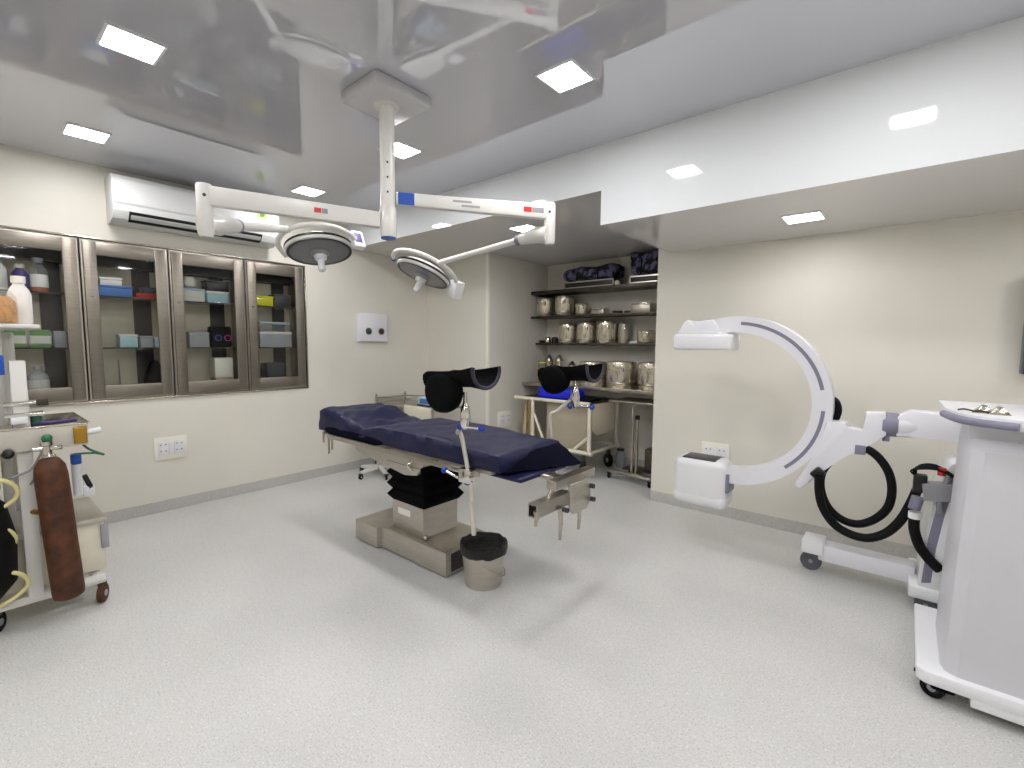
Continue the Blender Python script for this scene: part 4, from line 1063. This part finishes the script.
def big_castor(par, x, y, r, ax=(0, 1, 0)):
    a = Vector(ax); wd = .04; p = Vector((x, y, r))
    b = nb(); lathe(b, p - a * wd / 2, [(r * .78, 0), (r * .92, .0), (r, .008), (r, wd - .008), (r * .92, wd), (r * .78, wd)], 28, a, cap0=True, cap1=True); wv = build('wheel', b, 'wheel_grey', par)
    b = nb(); lathe(b, p - a * (wd / 2 + .003), [(r * .2, 0), (r * .2, wd + .006)], 16, a, cap0=True, cap1=True); build('hub', b, 'label_grey', wv)
    bx('fork', (x - .03, y - .012, r * 1.0), (x + .03, y + .012, r * 2.05), 'dark_grey', par, .004)
big_castor(t, -.405, 3.62, .062); big_castor(t, .17, 3.44, .05); big_castor(t, .75, 3.44, .05); big_castor(t, .75, 3.78, .05)
bx('castor_block', (.10, 3.39, .095), (.22, 3.5, .15), 'white_plastic', t, .008)
# rear cable stub behind the ring
tb('ring_cable', smooth_path([cp(829, 398, .05), cp(836, 402, .05), cp(838, 412, .05), cp(833, 424, .05)], 5), .022, 'black_rubber', t, 10)
# connector box with red knob on the body side
HY = -.10
e0 = Vector((.135, 3.41, .80))
c0, c1 = ay_(928, 485, 3.36), ay_(947, 498, 3.36)
b = nb(); box(b, (c0.x - .02, 3.33, c1.z - .02), (c1.x + .05, 3.42, c0.z + .02), .006, rot=Matrix.Rotation(R(-8), 3, 'Y')); cbx = build('connector_box', b, 'grey_plastic', t)
p = ay_(942, 470, 3.37); cy('emergency_knob', p - Vector((0, 0, .03)), p + Vector((0, 0, .012)), .018, 'red_plastic', t)
p = ay_(920, 483, 3.37)
b = nb(); box(b, p + Vector((-.03, -.03, -.05)), p + Vector((.03, .03, .05)), .01); build('cable_plug', b, 'black_plastic', t)
for k in range(4):
    q = p + Vector((-.02, -.02 + .01 * k, .04))
    tb('thin_cable', smooth_path([q, q + Vector((-.02 + .01 * k, 0, .03 + .008 * k)), q + Vector((.08, 0, .05 + .006 * k)), q + Vector((.17, 0, .01))], 4), .005, 'black_rubber', t, 6)
p = ay_(918, 497, 3.37); cy('cable_gland', p, p + Vector((-.012, 0, -.07)), .028, 'lavender', t)
p = ay_(915, 512, 3.37); cy('cable_collar', p, p + Vector((0, 0, -.035)), .029, 'white_plastic', t)
# hoses
hose = lambda pts, dy, r, k=5, closed=False: smooth_path([ay_(u, v, CYP + dy) for u, v in pts], k, closed)
b = nb(); tube(b, hose([(862, 448), (876, 455), (888, 471), (892, 489), (888, 507), (875, 519), (858, 524), (841, 519), (828, 507), (821, 490), (822, 473), (832, 460), (847, 451)], -.03, .02, 5, True), .024, 10, True); build('coiled_hose', b, 'black_rubber', t)
b = nb(); tube(b, hose([(819, 474), (819, 492), (823, 508), (834, 524), (850, 534), (868, 538), (886, 533), (900, 521), (910, 505), (918, 488)], -.09, .02), .025, 10); build('long_hose', b, 'black_rubber', t)
b = nb(); tube(b, smooth_path([ay_(u, v, 3.37) for u, v in [(915, 514), (914, 528), (919, 545), (928, 558), (940, 570)]], 5), .026, 10); build('lower_hose', b, 'black_rubber', t)
p = ay_(860, 449, CYP - .03); b = nb(); box(b, p + Vector((-.025, -.035, -.03)), p + Vector((.03, .035, .03)), .006); build('hose_clip', b, 'lavender', t)
p = ay_(818, 472, CYP - .06); b = nb(); box(b, p + Vector((-.03, -.04, -.04)), p + Vector((.03, .04, .03)), .01, rot=Matrix.Rotation(R(40), 3, 'Y')); build('hose_clamp', b, 'black_plastic', t)

# ------------------------------------------------------------------ workstation cart in front of the C-arm stand
t = thing('workstation_cart', 'tall white equipment cart with lavender bumper standing beside the C-arm', 'cart', (.5, 2.8, 0))
KX0 = .115; KX1 = .86
b = nb(); rg = []
KY = 3.02
for uu, vv, y0 in ((934, 640, 2.585), (937, 612, 2.585), (947, 530, 2.595), (956, 460, 2.605), (959, 436, 2.615), (961, 427, 2.66)):
    q = ay_(uu, vv, KY); x0, z = q.x, q.z
    if uu == 934: z = .13
    rg.append([b.verts.new(p) for p in ((x0, y0 + .07, z), (x0 + .012, y0 + .025, z), (x0 + .05, y0, z), (KX1 - .03, y0, z), (KX1, y0 + .03, z), (KX1, KY, z), (x0, KY, z))])
skin(b, rg); kb = build('body', b, 'cool_grey', t, 30)
b = nb(); rg = []
prism(b, [(KX0, 2.575, .08), (KX0, 3.22, .08), (KX1 + .04, 3.22, .08), (KX1 + .04, 2.55, .08), (KX0 + .03, 2.55, .08)], (0, 0, .055), .008); kbase = build('base', b, 'white_plastic', t)
b = nb(); box(b, (.285, 2.553, .045), (KX1 + .03, 2.60, .085), .006); build('base_skirt', b, 'white_plastic', kbase)
b = nb(); cyl(b, (KX0 - .006, 2.60, .10), (KX0, 2.60, .10), .008); build('stud', b, 'dark_grey', kbase)
for x, y in ((.175, 2.615), (.80, 2.615), (.175, 3.14), (.80, 3.14)):
    a = Vector((.35, .94, 0)).normalized(); r = .042; wd = .03; p = Vector((x, y, r))
    b = nb(); lathe(b, p - a * wd / 2, [(r * .62, 0), (r * .95, 0), (r, .006), (r, wd - .006), (r * .95, wd), (r * .62, wd)], 26, a); wv = build('tyre', b, 'black_rubber', t)
    b = nb(); lathe(b, p - a * .009, [(r * .64, 0), (r * .64, .018)], 20, a, cap0=True, cap1=True); build('rim', b, 'black_plastic', wv)
    b = nb(); lathe(b, p - a * .017, [(r * .36, 0), (r * .36, .034)], 16, a, cap0=True, cap1=True); build('hub', b, 'label_grey', wv)
    b = nb(); box(b, (x - .01, y - .03, .045), (x + .07, y + .03, .084), .01); build('fork', b, 'navy_dark', t)
# top tray with bumper
TZ = 1.225
fpts = [az_(940, 407, 1.2), az_(945, 413, 1.2), az_(960, 418.5, 1.2), az_(985, 423, 1.2), az_(1021, 427, 1.2)]
front = [Vector((p.x, p.y, TZ - .045)) for p in fpts]
poly = front + [Vector((KX1 + .06, front[-1].y, TZ - .045)), Vector((KX1 + .06, 3.26, TZ - .045)), Vector((front[0].x, 3.26, TZ - .045))]
b = nb(); prism(b, poly, (0, 0, .045), .004); tray = build('top_tray', b, 'white_plastic', t)
fb = smooth_path([Vector((p.x - .004, p.y - .006, 1.198)) for p in fpts[1:]], 5)
b = nb(); tube(b, fb, .016, 10); build('bumper', b, 'lavender', tray)
bx('tray_neck', (.22, 2.68, 1.12), (KX1 - .02, 3.0, TZ - .04), 'cool_grey', t)
def clip(u, label, y):
    p = Vector((ay_(u, 405, y).x, y, TZ + .0))
    t = thing('metal_clip', label, 'clip', p)
    b = nb(); prism(b, [p + Vector((-.035, -.02, 0)), p + Vector((.035, -.02, 0)), p + Vector((.012, -.012, .03)), p + Vector((-.004, -.012, .034))], (0, .035, 0), .003); build('jaw', b, 'steel_polished', t)
    tb('wire', smooth_path([p + Vector((-.03, 0, .006)), p + Vector((-.06, -.01, .012)), p + Vector((-.075, .01, .006))], 4), .004, 'dark_steel', t, 6)
clip(984, 'small bright metal clip on the cart tray beside another clip', 2.75); clip(1000, 'small metal clip on the cart tray over the bumper end', 2.72)

# ------------------------------------------------------------------ wall screen on the right wall
t = thing('wall_screen', 'dark grey screen hung on the right wall past the C-arm', 'screen', (.9, YR, 1.34))
bx('housing', (.545, YR - .09, 1.335), (1.5, YR - .001, 1.945), 'screen_grey', t, .01)
bx('display', (.575, YR - .093, 1.37), (1.465, YR - .089, 1.91), 'black_plastic', t)
bx('bottom_strip', (.55, YR - .094, 1.338), (1.495, YR - .088, 1.365), 'dark_grey', t)

# ------------------------------------------------------------------ anaesthesia trolley
t = thing('anaesthesia_trolley', 'white framed anaesthesia trolley by the cabinets with hoses and steel tray', 'trolley', (-3.7, .2, 0))
AX = -3.47
post = lambda x, y, z0, z1, w_=.03: bx('post', (x - w_, y - w_, z0), (x + w_, y + w_, z1), 'white_enamel', t, .006)
post(AX, .19, .15, 1.40); post(AX, -.25, .15, 1.75); post(-4.1, .19, .15, 1.55); post(-4.1, -.25, .15, 1.75); post(-3.62, .13, .15, 1.58, .02)
for x in (AX, -4.1): tb('base_rail', [(x, -.32, .14), (x, .47, .14)], .028, 'white_enamel', t)
for y in (-.30, .44): tb('cross_rail', [(AX, y, .14), (-4.1, y, .14)], .026, 'white_enamel', t)
for x, y in ((-3.47, .455), (-3.50, .045), (-4.1, .44), (-4.1, -.28)):
    castor(t, x, y, .052, 'black_rubber' if y < .1 else 'rust_cylinder', (.5, .87, 0), 'dark_steel', .03)
b = nb(); box(b, (-4.05, -.1, .17), (-3.52, .49, .46), .012); bxx = build('vaporiser_box', b, 'cream_paint', t)
bx('box_lid', (-4.06, -.11, .455), (-3.51, .50, .485), 'steel_satin', bxx, .006)
bx('latch', (-3.52, .47, .30), (-3.505, .505, .44), 'label_grey', bxx, .004)
# steel work tray
bx('work_tray', (-3.95, .02, .935), (-3.415, .435, 1.05), 'tray_steel', t, .006)
bx('tray_top', (-3.96, .01, 1.05), (-3.41, .445, 1.06), 'steel_polished', t, .002)
b = nb(); cyl(b, (-3.43, .43, 1.0), (-3.42, .49, 1.01), .016); build('gas_port', b, 'white_plastic', t)
bx('tray_valve', (-3.417, .375, .945), (-3.40, .43, 1.04), 'brass', t, .006)
tb('purple_tube', smooth_path([(-3.5, .16, 1.066), (-3.46, .25, 1.07), (-3.46, .33, 1.07), (-3.5, .40, 1.066)], 4), .008, 'purple', t, 8)
cy('green_valve', (-3.48, .245, 1.06), (-3.48, .245, 1.12), .022, 'green_plastic', t, n=14)
bx('upper_shelf', (-4.1, -.3, 1.565), (-3.40, .28, 1.585), 'white_enamel', t, .004)
bx('flow_panel', (-3.7, -.2, 1.15), (-3.55, .10, 1.50), 'paper_white', t, .01)
bx('blue_flowmeter', (-3.46, .10, 1.33), (-3.43, .145, 1.43), 'blue_plastic', t, .006)
for z in (1.12, 1.18): cy('rod_clamp', (-3.44, .13, z), (-3.44, .27, z + .005), .013, 'chrome', t, n=12)
bx('clamp_head', (-3.46, .245, 1.165), (-3.42, .29, 1.20), 'dark_steel', t, .004)
tb('green_hose', smooth_path([(-3.45, .41, .94), (-3.45, .44, .90), (-3.45, .50, .86), (-3.46, .46, .875), (-3.48, .38, .88)], 5), .006, 'green_plastic', t, 8)
tb('thin_hose', smooth_path([(-3.42, .20, .76), (-3.42, .24, .82), (-3.43, .30, .90)], 4), .006, 'grey_plastic', t, 8)
bx('blue_regulator', (-3.62, .375, .80), (-3.57, .42, .86), 'blue_plastic', t, .008)
cy('regulator_bottle', (-3.595, .397, .62), (-3.595, .397, .80), .022, 'white_plastic', t, n=14)
bx('white_plate', (-3.63, .42, .60), (-3.60, .47, .66), 'white_plastic', t, .004)
b = nb(); box(b, (-3.615, .43, .64), (-3.60, .455, .73), .003, rot=Matrix.Rotation(R(18), 3, 'X')); build('black_clip', b, 'black_plastic', t)
for k, (y0, z0) in enumerate(((.02, .86), (.0, .62), (.03, .38))):
    tb('breathing_hose', smooth_path([(AX + .06, -.25, z0), (AX + .08, -.05 + y0, z0 - .02), (AX + .08, .10 + y0, z0 - .06), (AX + .05, .12 + y0, z0 - .16), (AX + .06, -.02, z0 - .24), (AX + .06, -.25, z0 - .26)], 6), .010, 'cream_hose', t, 8)
b = nb(); lathe(b, (AX + .02, .02, .20), [(.05, 0), (.11, .08), (.12, .3), (.09, .48), (.03, .56)], 20, cap0=True, cap1=True); build('breathing_bag', b, 'black_rubber', t)
b = nb(); bmesh.ops.create_uvsphere(b, u_segments=12, v_segments=8, radius=.024, matrix=Matrix.Translation((-3.40, .13, .935))); build('black_knob', b, 'black_plastic', t)
tb('grey_hose', smooth_path([(-3.43, .10, .80), (-3.40, .20, .84), (-3.40, .25, .93)], 4), .006, 'grey_plastic', t, 8)
bx('gauge', (-3.44, .15, 1.08), (-3.41, .21, 1.115), 'white_plastic', t, .004)
bx('suction_unit', (-3.75, -.28, .72), (-3.5, .10, .92), 'cream_hose', t, .02)

t = thing('gas_cylinder', 'rusty brown gas cylinder hung upright on the white trolley', 'cylinder', (-3.36, .30, .13))
c0_ = Vector((-3.34, .305, .14)); ca_ = Vector((0, -.038, .77)).normalized()
b = nb(); lathe(b, c0_, [(.045, 0), (.062, .012), (.066, .04), (.066, .67), (.06, .72), (.04, .755), (.022, .77)], 30, ca_, cap0=True, cap1=True); build('body', b, 'rust_cylinder', t)
ct_ = c0_ + ca_ * .765
b = nb(); lathe(b, ct_, [(.026, 0), (.03, .01), (.02, .02), (.018, .06), (.025, .065), (.025, .085), (.012, .09)], 18, ca_, cap0=True, cap1=True); build('valve', b, 'chrome', t)
cy('yoke_screw', ct_ + Vector((-.02, -.05, .045)), ct_ + Vector((.02, .05, .05)), .012, 'chrome', t, n=12)
b = nb(); bmesh.ops.create_uvsphere(b, u_segments=12, v_segments=8, radius=.022, matrix=Matrix.Translation(ct_ + Vector((0, .0, .10)))); build('hand_wheel', b, 'green_plastic', t)
pm_ = c0_ + ca_ * .47
tb('hook', [pm_ + Vector((-.05, -.05, 0)), (AX + .02, .20, pm_.z)], .014, 'brass', t)
# things standing on the upper shelf
bz_ = 1.586
t = thing('jar', 'clear jar of orange filling standing on the white trolley', 'jar', (-3.46, .135, bz_))
b = nb(); lathe(b, (-3.46, .135, bz_), [(.07, 0), (.075, .01), (.075, .13), (.05, .17), (.045, .18)], 22, cap0=True, cap1=True); build('glass', b, 'clear_plastic', t)
b = nb(); lathe(b, (-3.46, .135, bz_), [(.065, .005), (.07, .015), (.07, .11), (.05, .135), (.01, .14)], 22, cap0=True, cap1=True); build('filling', b, 'orange_fill', t)
bottle('bottle', (-3.56, .225, bz_), .045, .25, 'paper_white', 'ivory_plastic', 'tall white bottle behind the orange jar on the trolley', .5, None)
bottle('bottle', (-3.66, .05, bz_), .05, .28, 'ivory_plastic', 'black_plastic', 'white bottle with black cap on the trolley shelf', .45, None)
